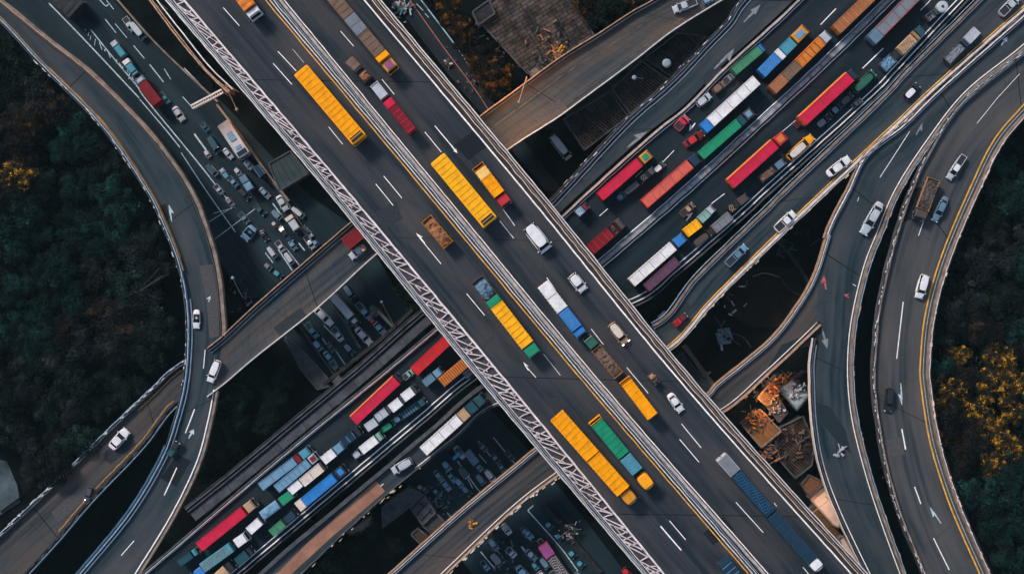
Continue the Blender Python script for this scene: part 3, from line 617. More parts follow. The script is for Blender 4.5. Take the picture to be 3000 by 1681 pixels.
def car(x0, y0, x1, y1, wp, z, style, c, label, group=None, roofc=None, cat=None, lit=False, name=None):
    z0 = z; wp *= {ZM: .86, ZD: .82}.get(z, .92)
    h = 1.2; p, q = W(x0, y0, z0 + h), W(x1, y1, z0 + h); o = empty(name or {'pickup':'pickup_truck','van':'van'}.get(style, 'car'), label, cat or {'pickup':'pickup truck','van':'van'}.get(style, 'car'), group=group)
    mid = (p + q)/2; o.location = (mid.x, mid.y, z0 + .012); o.rotation_euler = (0, 0, heading(p, q))
    L = (q - p).length; wd = wp/kz(z0 + h); sx, sy = L/4.4, wd/1.92
    o.scale = (sx, sy, min(1.15, max(.55, (sx*sy)**.5)))
    for nm, me, loc in car_parts(style, c, roofc):
        ch = link(nm, me, o, loc)
        if nm == "wheel": link("rim", RIM, ch)
    if lit:
        for ch in [c_ for c_ in o.children if c_.name.startswith("headlight")]:
            me = ch.data.copy(); me.materials.clear(); me.materials.append(M_LIT); ch.data = me
    ALLV.append(o); return o
def wheels(o, xs, wd, r=.5):
    for x in xs:
        for s_ in (-1, 1):
            c_ = link("wheel", TWHEEL, o, (x, s_*(wd/2 - .2), r)); link("rim", TRIM, c_)
def cargo(o, a, b, wd, style, c, zb, H, seed, c2=None, name="cargo_box"):
    """one cargo body from local x=a to x=b"""
    rnd = random.Random(seed); L = b - a; y = wd/2; m = MB(); pm = steel(c)
    if style in ('rib', 'plain', 'panel', 'slat'):
        m.box(a, b, -y, y, zb, H, .07)
        nrib = max(2, int(L/.62))
        for i in range(nrib + 1):      # corrugated sides
            x = a + .1 + (L-.2)*i/nrib
            for s_ in (-1, 1): m.box(x-.09, x+.09, s_*(y+.02)-.03, s_*(y+.02)+.03, zb+.05, H-.12)
        bx = m.build(name, pm, o)
        r = MB()
        if style == 'rib':
            n_ = max(2, int(L/.95))
            for i in range(n_ + 1):
                x = a + .12 + (L-.24)*i/n_ + rnd.uniform(-.06,.06); t = rnd.uniform(.05,.1); sk = rnd.uniform(-.10,.10)
                r.bar((x+sk, -y+.10, H+.02), (x-sk, y-.10, H+.02), t*1.7, .09)
            r.build("roof_rib", steel(c2 or c), bx)
            r = MB()
            for s_ in (-1, 1): r.bar((a+.04, s_*(y-.07), H+.02), (b-.04, s_*(y-.07), H+.02), .10, .10)
            r.bar((a+.06,-y,H+.02),(a+.06,y,H+.02),.1); r.bar((b-.06,-y,H+.02),(b-.06,y,H+.02),.1); r.build("roof_frame", steel(c), bx)
        elif style == 'panel':
            n_ = max(2, int(L/1.9))
            for i in range(1, n_):
                x = a + L*i/n_ + rnd.uniform(-.2,.2); r.box(x-.035, x+.035, -y+.1, y-.1, H-.02, H+.025)
            r.build("roof_seam", steel('dgrey'), bx)
            r = MB()
            for s_ in (-1, 1): r.bar((a+.04, s_*(y-.05), H+.02), (b-.04, s_*(y-.05), H+.02), .08, .08)
            r.build("roof_frame", steel(c2 if c2 and c2 != 'orange' else c), bx)
            if c2 == 'orange':
                r = MB(); r.box(a+.05, b-.05, y-.04, y+.20, zb+.2, H-.02, .05); r.build("painted_sunlit_side", mat("painted_sunlit_side_orange", (.75,.22,.03), .55, noise=.2), bx)  # orange strip on the left side only: warm sunlight put into the colour
        elif style == 'slat':
            n_ = max(3, int(L/.42))
            for i in range(n_ + 1):
                x = a + .08 + (L-.16)*i/n_; r.box(x-.06, x+.06, -y+.05, y-.05, H-.02, H+.10)
            r.build("roof_slat", steel(c2 or 'dbrown'), bx)
        else:
            for s_ in (-1, 1): r.bar((a+.05, s_*(y-.05), H+.015), (b-.05, s_*(y-.05), H+.015), .07, .07)
            r.build("roof_frame", steel(c2 or c), bx)
        d = MB()      # rear doors with lock bars
        for s_ in (-.5, .5):
            d.box(a-.05, a+.01, s_*wd*.5-wd*.21, s_*wd*.5+wd*.21, zb+.1, H-.15, .02)
            d.bar((a-.07, s_*wd*.3, zb+.15), (a-.07, s_*wd*.3, H-.2), .05)
        d.build("rear_door", steel(c2 or c), bx)
    elif style == 'tarp':
        nx, ny = max(6, int(L/.28)), 8; rows = []
        for i in range(nx + 1):
            x = a + L*i/nx; row = [(x, -y, zb)]
            for j in range(ny + 1):
                t = j/ny; yy = -y + wd*t; hh = H - .18 + .20*math.sin(math.pi*t)**.5 + .10*mnoise.noise(Vector((x*1.1+seed, yy*1.3, 0))) - (.05 if i % 4 == 0 else 0)
                row.append((x + .08*mnoise.noise(Vector((x*2, yy*2, seed))), yy, hh))
            row.append((x, y, zb)); rows.append(row)
        m.loops(rows, True, True); m.build("tarpaulin" if name == "cargo_box" else name, tarp(c), o)
        if c2:
            r = MB()
            for i in range(int(L/1.1)):
                x = a + .5 + i*1.1 + rnd.uniform(-.2,.2); r.bar((x-.15, -y-.03, zb+.3), (x, -y*.5, H+.03), .05); r.bar((x, -y*.5, H+.05), (x+.1, y*.5, H+.06), .05); r.bar((x+.1, y*.5, H+.05), (x+.2, y+.03, zb+.3), .05)
            r.build("lashing_ropes", steel(c2), o)
    elif style in ('open', 'load'):
        m.box(a, b, -y, y, zb, zb+.12); t = .07; Hw = zb + (H-zb)*.75
        for s_ in (-1, 1):
            m.box(a, b, s_*(y-t/2)-t/2, s_*(y-t/2)+t/2, zb, Hw, .02)
            for i in range(int(L/.8)+1): x = a+.05+(L-.1)*i/max(1,int(L/.8)); m.box(x-.05, x+.05, s_*(y+.03)-.04, s_*(y+.03)+.04, zb, Hw+.04)
        for x in (a+t/2, b-t/2): m.box(x-t/2, x+t/2, -y+t, y-t, zb+.1, Hw, .02)
        bx = m.build("cargo_bed", steel(c), o); r = MB()
        if style == 'load':
            nx, ny = max(5, int(L/.3)), 7
            rows = [[(a+t*2+(L-t*4)*i/nx, (-y+t*2)+(wd-t*4)*j/ny, zb+.2+(H-zb)*.6*math.sin(math.pi*min(1,max(0,(i+.3)/(nx+.6))))**.4 + .22*mnoise.noise(Vector((i*.6+seed, j*.7, 3)))) for j in range(ny+1)] for i in range(nx+1)]
            for i in range(nx):
                for j in range(ny): r.quad(rows[i][j], rows[i+1][j], rows[i+1][j+1], rows[i][j+1])
            for _ in range(int(L*3)): 
                x = rnd.uniform(a+.4, b-.4); yy = rnd.uniform(-y+.3, y-.3); e = rnd.uniform(.2,.6); an = rnd.uniform(-.5,.5); zz = H-.25+rnd.uniform(-.1,.15)
                r.bar((x, yy, zz), (x+e*math.sin(an), yy+e*math.cos(an), zz+rnd.uniform(-.1,.1)), rnd.uniform(.08,.25))
            r.build("load", tarp(c2 or 'brown'), bx)
        else:
            n_ = max(2, int(L/.55))
            for i in range(n_): x = a+.25+(L-.4)*i/n_; r.box(x-.12, x+.16, -y+.12, y-.12, zb+.13, zb+.16)
            r.build("floor_planks", steel(c2 or 'dbrown'), bx)
    elif style == 'patt':     # roof covered by an irregular mesh of ropes
        m.box(a, b, -y, y, zb, H, .07); bx = m.build(name, pm, o); r = MB()
        for i in range(max(3, int(L/.45))):
            x = a+.2+(L-.5)*i/max(3,int(L/.45)); pts = [Vector((x+.18*math.sin(t_*2.2+i), -y+.1+(wd-.2)*t_/4, H+.03)) for t_ in range(5)]
            for p_, q_ in zip(pts, pts[1:]): r.bar(p_, q_, .07, .05)
        r.build("lashing_ropes", steel(c2 or 'lblue'), bx)
    elif style == 'flat': m.box(a, b, -y, y, zb, zb+.25, .04); m.build("flatbed", pm, o)
def cabin(o, a, b, wd, c, H, roofc=None, round_=False):
    """driver's cab from local x=a to b, facing +x"""
    y = wd/2*.96; m = MB(); zb = .55
    if round_:
        m.loops([[(x, yy, zz) for x, yy in outline(b-a, wd*.96, f, .7, 24, (a+b)/2)] for zz, f in ((zb, .97), (1.1, 1.0), (H-.35, .97), (H-.05, .9), (H, .78))])
    else: m.box(a, b, -y, y, zb, H*.62, .06); m.loops([[(a,-y,H*.62),(b-.02,-y,H*.62),(b-.02,y,H*.62),(a,y,H*.62)], [(a,-y*.97,H-.06),(b-.22,-y*.93,H-.06),(b-.22,y*.93,H-.06),(a,y*.97,H-.06)], [(a+.05,-y*.9,H),(b-.35,-y*.86,H),(b-.35,y*.86,H),(a+.05,y*.9,H)]])
    cb = m.build("cab", paint(c), o)
    m = MB(); xw = b - (.02 if not round_ else .12)
    m.loops([[(xw+.03,-y*.86,H*.62),(xw+.03,y*.86,H*.62),(xw-.17,y*.80,H-.10),(xw-.17,-y*.80,H-.10)], [(xw-.1,-y*.86,H*.62),(xw-.1,y*.86,H*.62),(xw-.3,y*.8,H-.10),(xw-.3,-y*.8,H-.10)]]); m.build("windshield", M_GLASS, cb)
    m = MB()
    for s_ in (-1, 1): m.box(a+(b-a)*.35, b-.3, s_*(y+.005)-.02, s_*(y+.005)+.02, H*.62, H-.18)
    m.build("side_window", M_GLASS, cb)
    m = MB(); m.box(b-.42, b-.30, -y*.8, y*.8, H, H+.09, .02); m.build("sun_visor", M_CHAS, cb)
    if roofc:
        m = MB(); m.box(a+(b-a)*.15, b-(b-a)*.30, -y*.62, y*.62, H-.02, H+.08, .04); m.build("roof_panel", paint(roofc), cb)
    for s_ in (-1, 1):
        m = MB(); m.bar((b-.15, s_*y, H*.8), (b+.05, s_*(y+.22), H*.8), .05); m.box(b+.0, b+.09, s_*(y+.22)-.09, s_*(y+.22)+.09, H*.55, H*.85, .02); m.build("mirror", M_CHAS, cb)
        m = MB(); m.box(b-.03, b+.06, s_*y*.72-.16, s_*y*.72+.16, .85, 1.05, .03); m.build("headlight", M_HEAD, cb)
    m = MB(); m.box(b-.1, b+.14, -y*.97, y*.97, .42, .74, .05); m.build("bumper", M_CHAS, cb)
def truck(x0, y0, x1, y1, wp, z, segs, cab, label, group=None, cat="truck", H=3.3, name=None, roofc=None, hc=2.75, round_=False, cabw=1.0):
    """segs: (from, to, style, colour[, colour2, height]) fractions rear..front; cab: (from, to, colour) or None"""
    wp *= {ZM: .84, ZD: .80}.get(z, .92)
    if z == ZD: H *= .86; hc *= .86; segs = [s_[:5] + (s_[5]*.86,) if len(s_) > 5 else s_ for s_ in segs]
    hh = H*.93; p, q = W(x0, y0, z + hh), W(x1, y1, z + hh); o = empty(name or "truck", label, cat, group=group); mid = (p+q)/2
    o.location = (mid.x, mid.y, z + .012); o.rotation_euler = (0, 0, heading(p, q)); L = (q-p).length; wd = wp/kz(z+hh); X = lambda f: (f-.5)*L
    m = MB(); m.box(X(.01), X(.98), -wd*.22, wd*.22, .62, .92); m.box(X(.02), X(.96), -wd*.42, wd*.42, .84, .93)
    m.box(X(0)-.02, X(0)+.1, -wd*.46, wd*.46, .5, .72, .02)
    ch = m.build("chassis", M_CHAS, o)
    for s_ in (-1, 1): t = MB(); t.box(X(0)-.06, X(0)-.01, s_*wd*.36-.16, s_*wd*.36+.16, .52, .70, .02); t.build("taillight", M_TAIL, o)
    for k, sg in enumerate(segs):
        a, b, st, c = sg[:4]; c2 = sg[4] if len(sg) > 4 else None; h = sg[5] if len(sg) > 5 else H
        cargo(o, X(a)+.03, X(b)-.03, wd*(.99 if k == 0 else .97), st, c, 1.0, h, (x0*7+k*13+y0) % 97, c2)
    if cab: cabin(o, X(cab[0])+.04, X(cab[1]), wd*cabw, cab[2], hc, roofc, round_)
    xs = [X(.08), X(.08)+1.15] if L > 6 else [X(.2)]
    xs += [X(.86) if L > 6 else X(.82)]
    if L > 11: xs += [X(.6), X(.6)+1.15]
    if L > 8 and L <= 11: xs += [X(.20)+1.0]
    wheels(o, xs, wd); ALLV.append(o); return o
def bus(x0, y0, x1, y1, wp, z, c, label, style='rib', group=None, H=3.2, c2=None, name="bus"):
    hh = H*.93; p, q = W(x0, y0, z+hh), W(x1, y1, z+hh); o = empty(name, label, "bus", group=group); mid = (p+q)/2
    o.location = (mid.x, mid.y, z+.012); o.rotation_euler = (0, 0, heading(p, q)); L = (q-p).length; wd = wp/kz(z+hh); y = wd/2
    m = MB(); m.box(-L/2, L/2, -y, y, .35, H, .16); bd = m.build("body", steel(c), o)
    r = MB()
    if style in ('rib', 'wave'):
        n_ = int(L/.95)
        for i in range(n_):
            x = -L/2+.7+(L-1.4)*i/(n_-1); r.bar((x+random.uniform(-.1,.1), -y+.2, H+.01), (x+random.uniform(-.1,.1), y-.2, H+.01), .13, .06)
        r.build("roof_rib", steel(c2 or c), bd)
    else:
        r.box(-L*.2, L*.05, -y*.5, y*.5, H-.02, H+.16, .05); r.box(L*.2, L*.3, -y*.45, y*.45, H-.02, H+.1, .04); r.build("roof_unit", steel(c2 or 'lblue'), bd)
    r = MB()
    for s_ in (-1, 1): r.bar((-L/2+.1, s_*(y-.1), H+.0), (L/2-.1, s_*(y-.1), H+.0), .1, .08)
    r.build("roof_rail", steel(c), bd)
    for s_ in (-1, 1):
        w_ = MB(); n_ = max(3, int(L/1.5))
        for i in range(n_): xa = -L/2+.5+(L-1)*i/n_; w_.box(xa+.08, xa+(L-1)/n_-.08, s_*(y+.005)-.02, s_*(y+.005)+.02, 1.4, 2.35, .02)
        w_.build("side_window", M_GLASS, bd)
    w_ = MB(); w_.loops([[(L/2+.02,-y*.85,1.2),(L/2+.02,y*.85,1.2),(L/2+.02,y*.85,2.6),(L/2-.25,y*.82,H+.05),(L/2-.25,-y*.82,H+.05),(L/2+.02,-y*.85,2.6)][::-1], [(L/2-.1,-y*.85,1.2),(L/2-.1,y*.85,1.2),(L/2-.1,y*.85,2.6),(L/2-1.1,y*.78,H+.02),(L/2-1.1,-y*.78,H+.02),(L/2-.1,-y*.85,2.6)][::-1]]); w_.build("windshield", M_GLASS, bd)
    for s_ in (-1, 1):
        t = MB(); t.box(L/2-.02, L/2+.06, s_*y*.72-.18, s_*y*.72+.18, .7, .92, .03); t.build("headlight", M_HEAD, o)
        t = MB(); t.box(-L/2-.04, -L/2+.02, s_*y*.8-.1, s_*y*.8+.1, .9, 1.3, .02); t.build("taillight", M_TAIL, o)
        t = MB(); t.bar((L/2-.1, s_*y, 2.5), (L/2+.25, s_*(y+.15), 2.4), .05); t.box(L/2+.2, L/2+.3, s_*(y+.15)-.1, s_*(y+.15)+.1, 1.9, 2.4, .03); t.build("mirror", M_CHAS, o)
    wheels(o, [-L/2+2.2, L/2-2.2] + ([0.3] if L > 13 else []), wd); ALLV.append(o); return o
# ---------------------------------------------------------------- vehicles on the main flyover
g1 = "vehicles on the main flyover"
truck(672,-58,748,45,50,ZM,[(0,.35,'rib','white'),(.35,.78,'tarp','orange',None)],(.82,1,'white'),'lorry with orange-red load and white cab at the top edge of the main flyover',g1)
bus(880,205,1053,410,50,ZM,'yellow','long ribbed yellow bus alone on the left carriageway of the main flyover, near the top','rib',g1,c2='gold')
bus(1281,464,1436,652,52,ZM,'yellow2','ribbed yellow bus beside the small yellow truck on the right carriageway','rib',g1,c2='gold')
truck(1398,484,1486,600,44,ZM,[(0,.08,'open','gold'),(.10,.30,'plain','amber'),(.30,.74,'rib','yellow')],(.77,1,'red'),'small yellow truck with pale tail panel and red cab',g1,H=2.9,hc=2.5)
truck(1248,640,1316,720,42,ZM,[(0,.97,'load','gold','rust')],None,'short open lorry heaped with rusty orange scrap on the main flyover',g1,H=2.6)
truck(928,-66,1152,204,47,ZM,[(0,.42,'rib','brown'),(.42,.60,'panel','grey'),(.60,.83,'rib','brown'),(.83,.885,'plain','yellow')],(.90,1,'gold'),'very long brown articulated lorry with a yellow band and purple-topped cab',g1,roofc='violet')
truck(1020,172,1082,238,34,ZM,[(.02,.42,'tarp','brown',None,2.1),(.55,.93,'load','dbrown','rust',1.9)],(.42,.56,'black'),'dark brown pickup truck with orange clutter in its open bed',g1,H=2.2,hc=2.0)
truck(1207,384,1092,242,36,ZM,[(0,.50,'rib','dred','crimson'),(.50,.64,'plain','crimson')],(.70,1,'lwhite'),'red ribbed lorry with silver cab facing the top left on the right carriageway',g1,H=2.8,hc=2.5)
car(1548,662,1603,733,54,ZM,'van','white','white van with reddish stripes across its roof, right lane of the main flyover',g1)
car(1674,805,1712,852,40,ZM,'hatch','white','small white van with dark windscreen right of the white and blue lorry',g1)
truck(1590,832,1707,984,44,ZM,[(0,.50,'panel','white','cream'),(.51,.86,'patt','blue','lblue')],(.87,1,'blue'),'lorry with white front half and blue tarpaulin half on the main flyover',g1,H=2.9,hc=2.6)
car(1790,948,1836,1006,36,ZM,'suv','tan','beige car with glowing headlights on the main flyover',g1,lit=True,roofc='cream')
truck(1814,1100,1720,988,38,ZM,[(0,.72,'load','wood','brown')],(.76,1,'dgreen'),'brown wooden-bodied lorry with dark green cab facing the top left',g1,H=2.6,hc=2.5)
truck(1830,1112,1914,1222,42,ZM,[(0,.06,'open','gold'),(.08,.98,'rib','yellow')],None,'short yellow ribbed box lorry right of the median near the bottom',g1,H=3.0)
truck(1904,1096,1928,1124,22,ZM,[(0,.5,'load','brown','tan',1.4)],(.55,.95,'dbrown'),'tiny brown cargo cart above the white car on the main flyover',g1,cat="cart",name="cargo_cart",H=1.5,hc=1.5)
car(1962,1154,1999,1206,32,ZM,'sedan','white','small white car at the right of the main flyover, below the tiny brown cart',g1)
truck(1397,818,1570,1042,51,ZM,[(0,.25,'load','brown','gblue'),(.25,.33,'plain','green'),(.33,.86,'rib','yellow2','gold')],(.87,1,'green'),'green lorry with a yellow planked body and grey-blue tail on the left carriageway',g1,H=3.0,hc=2.8)
truck(1632,1218,1858,1474,57,ZM,[(0,.46,'rib','yellow','gold'),(.47,.86,'rib','yellow','gold')],(.875,1,'gold'),'yellow double-trailer lorry next to the lattice, the longest yellow vehicle',g1,round_=True,cabw=.85)
truck(1741,1228,1908,1430,47,ZM,[(0,.04,'open','yellow'),(.05,.52,'rib','green'),(.54,.76,'patt','teal','lblue')],(.81,1,'yellow'),'green and teal lorry with yellow cab beside the double-trailer lorry',g1,H=3.0,hc=2.7,round_=True)
truck(2115,1340,2404,1668,44,ZM,[(0,.14,'plain','grey','lwhite'),(.145,.50,'patt','dblue','rope_blue'),(.51,.92,'panel','dblue','dteal')],(.92,1,'white'),'long dark blue lorry with wavy blue ropes and white nose at the bottom right',g1,H=3.2,hc=3.1,round_=True)
bus(2122,1645,2190,1730,42,ZM,'dblue','dark blue vehicle cut off by the bottom edge of the main flyover','wave',g1,c2='gblue')
# ---------------------------------------------------------------- lorry highway, upper left carriageway
g2 = "lorries and cars on the upper part of the lorry highway"
truck(2150,210,2240,134,32,ZD,[(0,.86,'panel','mgreen')],(.88,1,'blue'),'slim green container lorry nearest the slip road',g2)
car(2044,307,2083,276,30,ZD,'hatch','silver','silver car at the tail of three small vehicles below the green container lorry',g2)
car(2092,268,2124,242,28,ZD,'suv','brown','brown car in the middle of three small vehicles below the green container lorry',g2)
car(2124,240,2151,218,28,ZD,'pickup','grey','grey pickup truck directly behind the green container lorry',g2)
truck(2060,378,2222,230,43,ZD,[(0,.12,'plain','blue'),(.13,.97,'panel','white','cream')],None,'long white box lorry between the blue lorry and the red cars',g2)
truck(2230,216,2364,80,42,ZD,[(0,.36,'patt','blue','lblue'),(.37,.46,'plain','white'),(.47,.70,'plain','teal')],(.73,1,'gold'),'bright blue lorry with yellow cab and blue-white roof disc',g2,roofc='lblue',H=3.0,hc=2.8)
truck(2262,264,2432,96,41,ZD,[(0,.22,'plain','rust'),(.22,.45,'panel','brown'),(.45,.86,'rib','orange','dbrown')],(.88,1,'lwhite'),'orange-brown container lorry with silver cab beside the blue lorry',g2)
truck(2450,88,2610,-66,42,ZD,[(0,.9,'rib','rust','orange')],(.91,1,'red'),'rusty orange lorry at the top edge in front of the silver-cab lorry',g2)
car(1982,377,2016,341,36,ZD,'pickup','pink','small crimson pickup truck close to the slip road barrier',g2,roofc='crimson')
car(2006,426,2062,388,32,ZD,'sedan','dred','dark red car between the crimson pickup and the bright green lorry',g2,roofc='red')
truck(2053,457,2212,318,36,ZD,[(0,.70,'rib','green','mgreen'),(.71,.80,'plain','dteal')],(.82,.97,'dbrown'),'bright green ribbed lorry along the median of the lorry highway',g2,roofc='lblue',H=3.0,hc=2.7)
truck(1757,577,1907,446,38,ZD,[(0,.78,'panel','crimson','red')],(.82,1,'gold'),'crimson box lorry with green and yellow cab beside the slip road',g2,roofc='green')
car(1810,584,1832,564,26,ZD,'hatch','gblue','tiny grey-blue car just behind the dark van between two red lorries',g2)
car(1830,567,1880,528,30,ZD,'van','dgrey','dark shiny van between the crimson and the salmon lorries',g2)
truck(1878,527,1918,494,26,ZD,[(0,.55,'patt','black','grey')],(.6,1,'dgrey'),'small black truck with netted load between two red lorries',g2,H=2.4,hc=2.2)
car(1918,502,1948,476,26,ZD,'hatch','dgrey','black car with white roof hatch at the head of the dark row',g2,roofc='white')
truck(1887,598,2048,458,40,ZD,[(0,.84,'panel','salmon','red')],(.86,1,'dblue'),'salmon red container lorry with dark blue cab along the median',g2)
truck(1718,742,1826,648,44,ZD,[(0,.66,'rib','dred','red'),(.67,.84,'load','dred','dbrown')],(.86,1,'dbrown'),'dark red ribbed lorry half under the right edge of the main flyover',g2)
truck(1690,628,1722,600,28,ZD,[(0,.6,'patt','lblue','white')],(.62,1,'dred'),'tiny truck with blue and white striped load next to the main flyover',g2,H=2.4,hc=2.2)
# lorry highway, lower right carriageway
g3 = "lorries and cars on the right carriageway of the lorry highway"
truck(2553,118,2702,-32,45,ZD,[(0,.16,'plain','gblue'),(.16,.97,'panel','grey','red')],None,'dark grey container lorry with red edge at the top of the right carriageway',g3)
truck(2590,198,2708,80,38,ZD,[(0,.26,'load','gblue','lblue',2.2),(.40,.74,'patt','tan','brown'),(.76,.82,'plain','wood')],(.84,1,'dteal'),'beige and blue lorry with dark cab close to the right barrier',g3,H=2.8,hc=2.5)
truck(2718,54,2770,12,26,ZD,[(0,.35,'open','grey')],(.38,.6,'dgrey'),'odd grey tanker with a round silver drum near the top',g3,cat="tanker",name="tanker_truck",H=2.0,hc=2.0)
truck(2350,356,2508,210,41,ZD,[(0,.90,'panel','crimson','orange')],(.915,1,'dblue'),'long crimson container lorry with painted sunlit orange edge in the middle of the right carriageway',g3)
car(2330,370,2350,352,28,ZD,'pickup','dred','small dark red tow pickup right behind the long crimson lorry',g3)
car(2504,266,2564,210,34,ZD,'van','dgreen','dark green van in front of the dark row of cars',g3,roofc='dgreen')
car(2466,305,2500,273,28,ZD,'suv','dgrey','dark car right behind the dark green van',g3)
car(2433,336,2470,302,30,ZD,'sedan','dblue','dark blue car in the middle of the dark row by the crimson lorry',g3,roofc='gblue')
car(2394,371,2432,340,30,ZD,'hatch','black','black hatchback at the tail of the dark row by the crimson lorry',g3,roofc='grey')
car(2500,312,2528,290,24,ZD,'coupe','dgrey','small dark coupe squeezed against the right barrier',g3)
truck(2140,540,2304,392,40,ZD,[(0,.80,'panel','crimson','orange')],(.83,1,'red'),'crimson lorry with orange-red cab left of the yellow car',g3,roofc='orange')
car(2310,464,2384,398,36,ZD,'hatch','yellow','bright yellow car with cream roof',g3,roofc='cream')
truck(2228,526,2300,470,28,ZD,[(0,.6,'load','dbrown','brown')],(.64,1,'gblue'),'small brown truck with grey-blue cab below the crimson lorry',g3,H=2.3,hc=2.1)
car(1997,630,2034,597,28,ZD,'pickup','brown','small brown pickup truck on open tarmac beside the painted arrow',g3,roofc='tan')
truck(1850,828,2008,690,38,ZD,[(0,.78,'panel','white','cream')],(.82,1,'blue'),'long white ribbed lorry with blue cab near the main flyover',g3)
truck(2008,684,2052,650,36,ZD,[(0,.94,'rib','yellow2','gold')],None,'small yellow box van in front of the blue cab',g3,H=2.6,cat="van",name="box_van")
truck(2050,646,2092,606,30,ZD,[(0,.6,'panel','pgreen')],(.62,1,'lwhite'),'small grey-green truck with white cab in front of the yellow box van',g3,H=2.4,hc=2.2)
truck(1893,844,1988,760,34,ZD,[(0,.97,'rib','purple','dbrown')],None,'dark purple box lorry beside the long white lorry',g3,H=3.0)
car(2034,716,2082,680,32,ZD,'van','dbrown','dark brown van in front of the purple lorry',g3)
truck(2084,679,2142,630,34,ZD,[(.12,.98,'rib','grey','brown')],None,'grey-brown ribbed truck in front of the dark brown van',g3,H=2.8)
truck(2136,616,2192,572,30,ZD,[(0,.35,'patt','black','tan')],(.5,1,'dbrown'),'black and brown lorry with netted tail near the yellow car',g3,H=2.4,hc=2.3)
# frontage carriageway
g4 = "cars on the carriageway beside the forked ramp"
car(2933,42,2988,-12,34,ZD,'pickup','silver','silver-grey pickup truck cut by the top right corner edge',g4)
truck(2776,180,2874,78,34,ZD,[(0,.48,'load','dgrey','grey',1.9),(.58,.90,'plain','lwhite')],(.5,.58,'dteal'),'grey flatbed truck with a white box and brown nose',g4,H=2.2,hc=1.9)
car(2654,287,2694,246,30,ZD,'hatch','black','small black car with white roof panels on the carriageway beside the fork',g4,roofc='white')
car(2426,512,2492,462,36,ZD,'sedan','white','white saloon car above the fork, upper of the two white cars there',g4)
car(2274,674,2330,622,36,ZD,'pickup','white','white pickup with red tail close to the orange line, lower of the two white vehicles',g4)
car(2130,776,2188,720,32,ZD,'pickup','lblue','blue-grey pickup truck below the white pickup',g4,roofc='gblue')
truck(1976,952,2010,922,20,ZD,[(0,.5,'open','red','dred',1.2)],(.55,1,'dred'),'tiny red three-wheeled cart near the right edge of the main flyover',g4,cat="cart",name="cargo_cart",H=1.3,hc=1.4)
# forked ramp, curved ramp, left side
car(2583,592,2530,686,38,ZD,'sedan','silver','silver-grey saloon with dark bonnet on the forked ramp','cars on the ramps')
truck(2738,524,2694,642,46,ZD,[(0,.76,'load','wood','dbrown')],(.78,1,'dbrown'),'brown wooden open lorry on the right curved ramp','cars on the ramps',H=2.5,hc=2.4)
car(2828,454,2782,524,28,ZD,'pickup','lwhite','slim white car on the right curved ramp near the top','cars on the ramps',roofc='white')
car(2776,576,2740,648,30,ZD,'sedan','gblue','blue-grey saloon beside the brown wooden lorry','cars on the ramps')
car(2713,804,2694,874,36,ZD,'suv','white','white estate car by the orange edge line of the right curved ramp','cars on the ramps')
car(2610,1136,2604,1206,30,ZD,'suv','black','black car on the right curved ramp','cars on the ramps')
car(573,907,572,963,28,ZD,'conv','white','white open-topped car on the left curved road','cars on the ramps')
car(638,1056,612,1120,32,ZD,'suv','white','white car where the cross road joins the left curved road','cars on the ramps')
truck(494,1334,520,1296,22,ZD,[(0,.45,'open','dteal','dgreen',1.2)],(.5,1,'black'),'small black and green cart with dark load on the left curved road','cars on the ramps',cat="cart",name="cargo_cart",H=1.4,hc=1.5)
car(322,1314,370,1260,36,ZS,'sedan','white','white saloon car alone on the low road at the lower left','cars on the ramps')
car(262,1428,250,1468,20,ZS,'hatch','dgrey','small dark car with lit headlights on the low road','cars on the ramps',lit=True)
truck(1012,716,1078,662,48,ZD,[(0,.97,'plain','dred','red')],None,'dark red box lorry half hidden under the main flyover on the cross road','cars on the ramps',H=2.8)
car(1068,720,1024,754,32,ZD,'sedan','lwhite','pale blue-white car beside the dark red box lorry on the cross road','cars on the ramps')
car(2042,2,1973,28,32,ZD,'pickup','lwhite','white car with red front at the top end of the cross road','cars on the ramps')
car(2060,4,2092,-12,28,ZD,'hatch','lblue','pale blue car cut by the top edge on the cross road','cars on the ramps')
car(1616,398,1668,464,30,0,'van','silver','silver-white van parked in the dark gap beside the slatted roofs','cars on the lower road',cat="van")
# ---------------------------------------------------------------- lorry highway, lower left part
g5 = "lorries and cars on the lower left part of the lorry highway"
truck(1036,1232,1172,1104,39,ZD,[(0,.93,'panel','crimson','orange')],(.94,1,'black'),'bright crimson container lorry, middle of the three red ones at the lower left',g5)
truck(1212,1088,1330,978,40,ZD,[(0,.97,'panel','red','crimson')],None,'red container lorry partly under the left edge of the main flyover',g5)
truck(1292,1122,1376,1052,38,ZD,[(0,.98,'slat','orange','dbrown')],None,'orange slatted lorry by the left edge of the main flyover',g5,H=2.8)
truck(1242,1124,1294,1082,30,ZD,[(0,.55,'plain','gblue')],(.58,1,'lblue'),'blue-grey truck behind the orange slatted lorry',g5,H=2.6,hc=2.5)
car(1182,1108,1208,1088,26,ZD,'pickup','pgreen','pale green pickup truck between the two red lorries',g5)
def boxvan(x0,y0,x1,y1,w,c,label,st='plain',c2=None,cab='dgrey',H=2.7,f=.70): return truck(x0,y0,x1,y1,w,ZD,[(0,f,st,c,c2)],(f+.03,1,cab),label,g5,H=H,hc=H-.4)
boxvan(1180,1166,1220,1136,34,'white','white box van at the head of the white row below the crimson lorry',f=.74)
boxvan(1144,1198,1184,1166,34,'white','second white box van of the white row below the crimson lorry',f=.74)
boxvan(1102,1226,1146,1194,32,'lwhite','glassy silver-white van, third of the white row','panel','lblue','dgrey')
boxvan(1072,1254,1110,1228,32,'lwhite','pale grey box van at the tail of the white row',f=.8)
boxvan(1176,1220,1246,1172,26,'dteal','dark teal truck by the double white line','open','gblue','dteal',2.2)
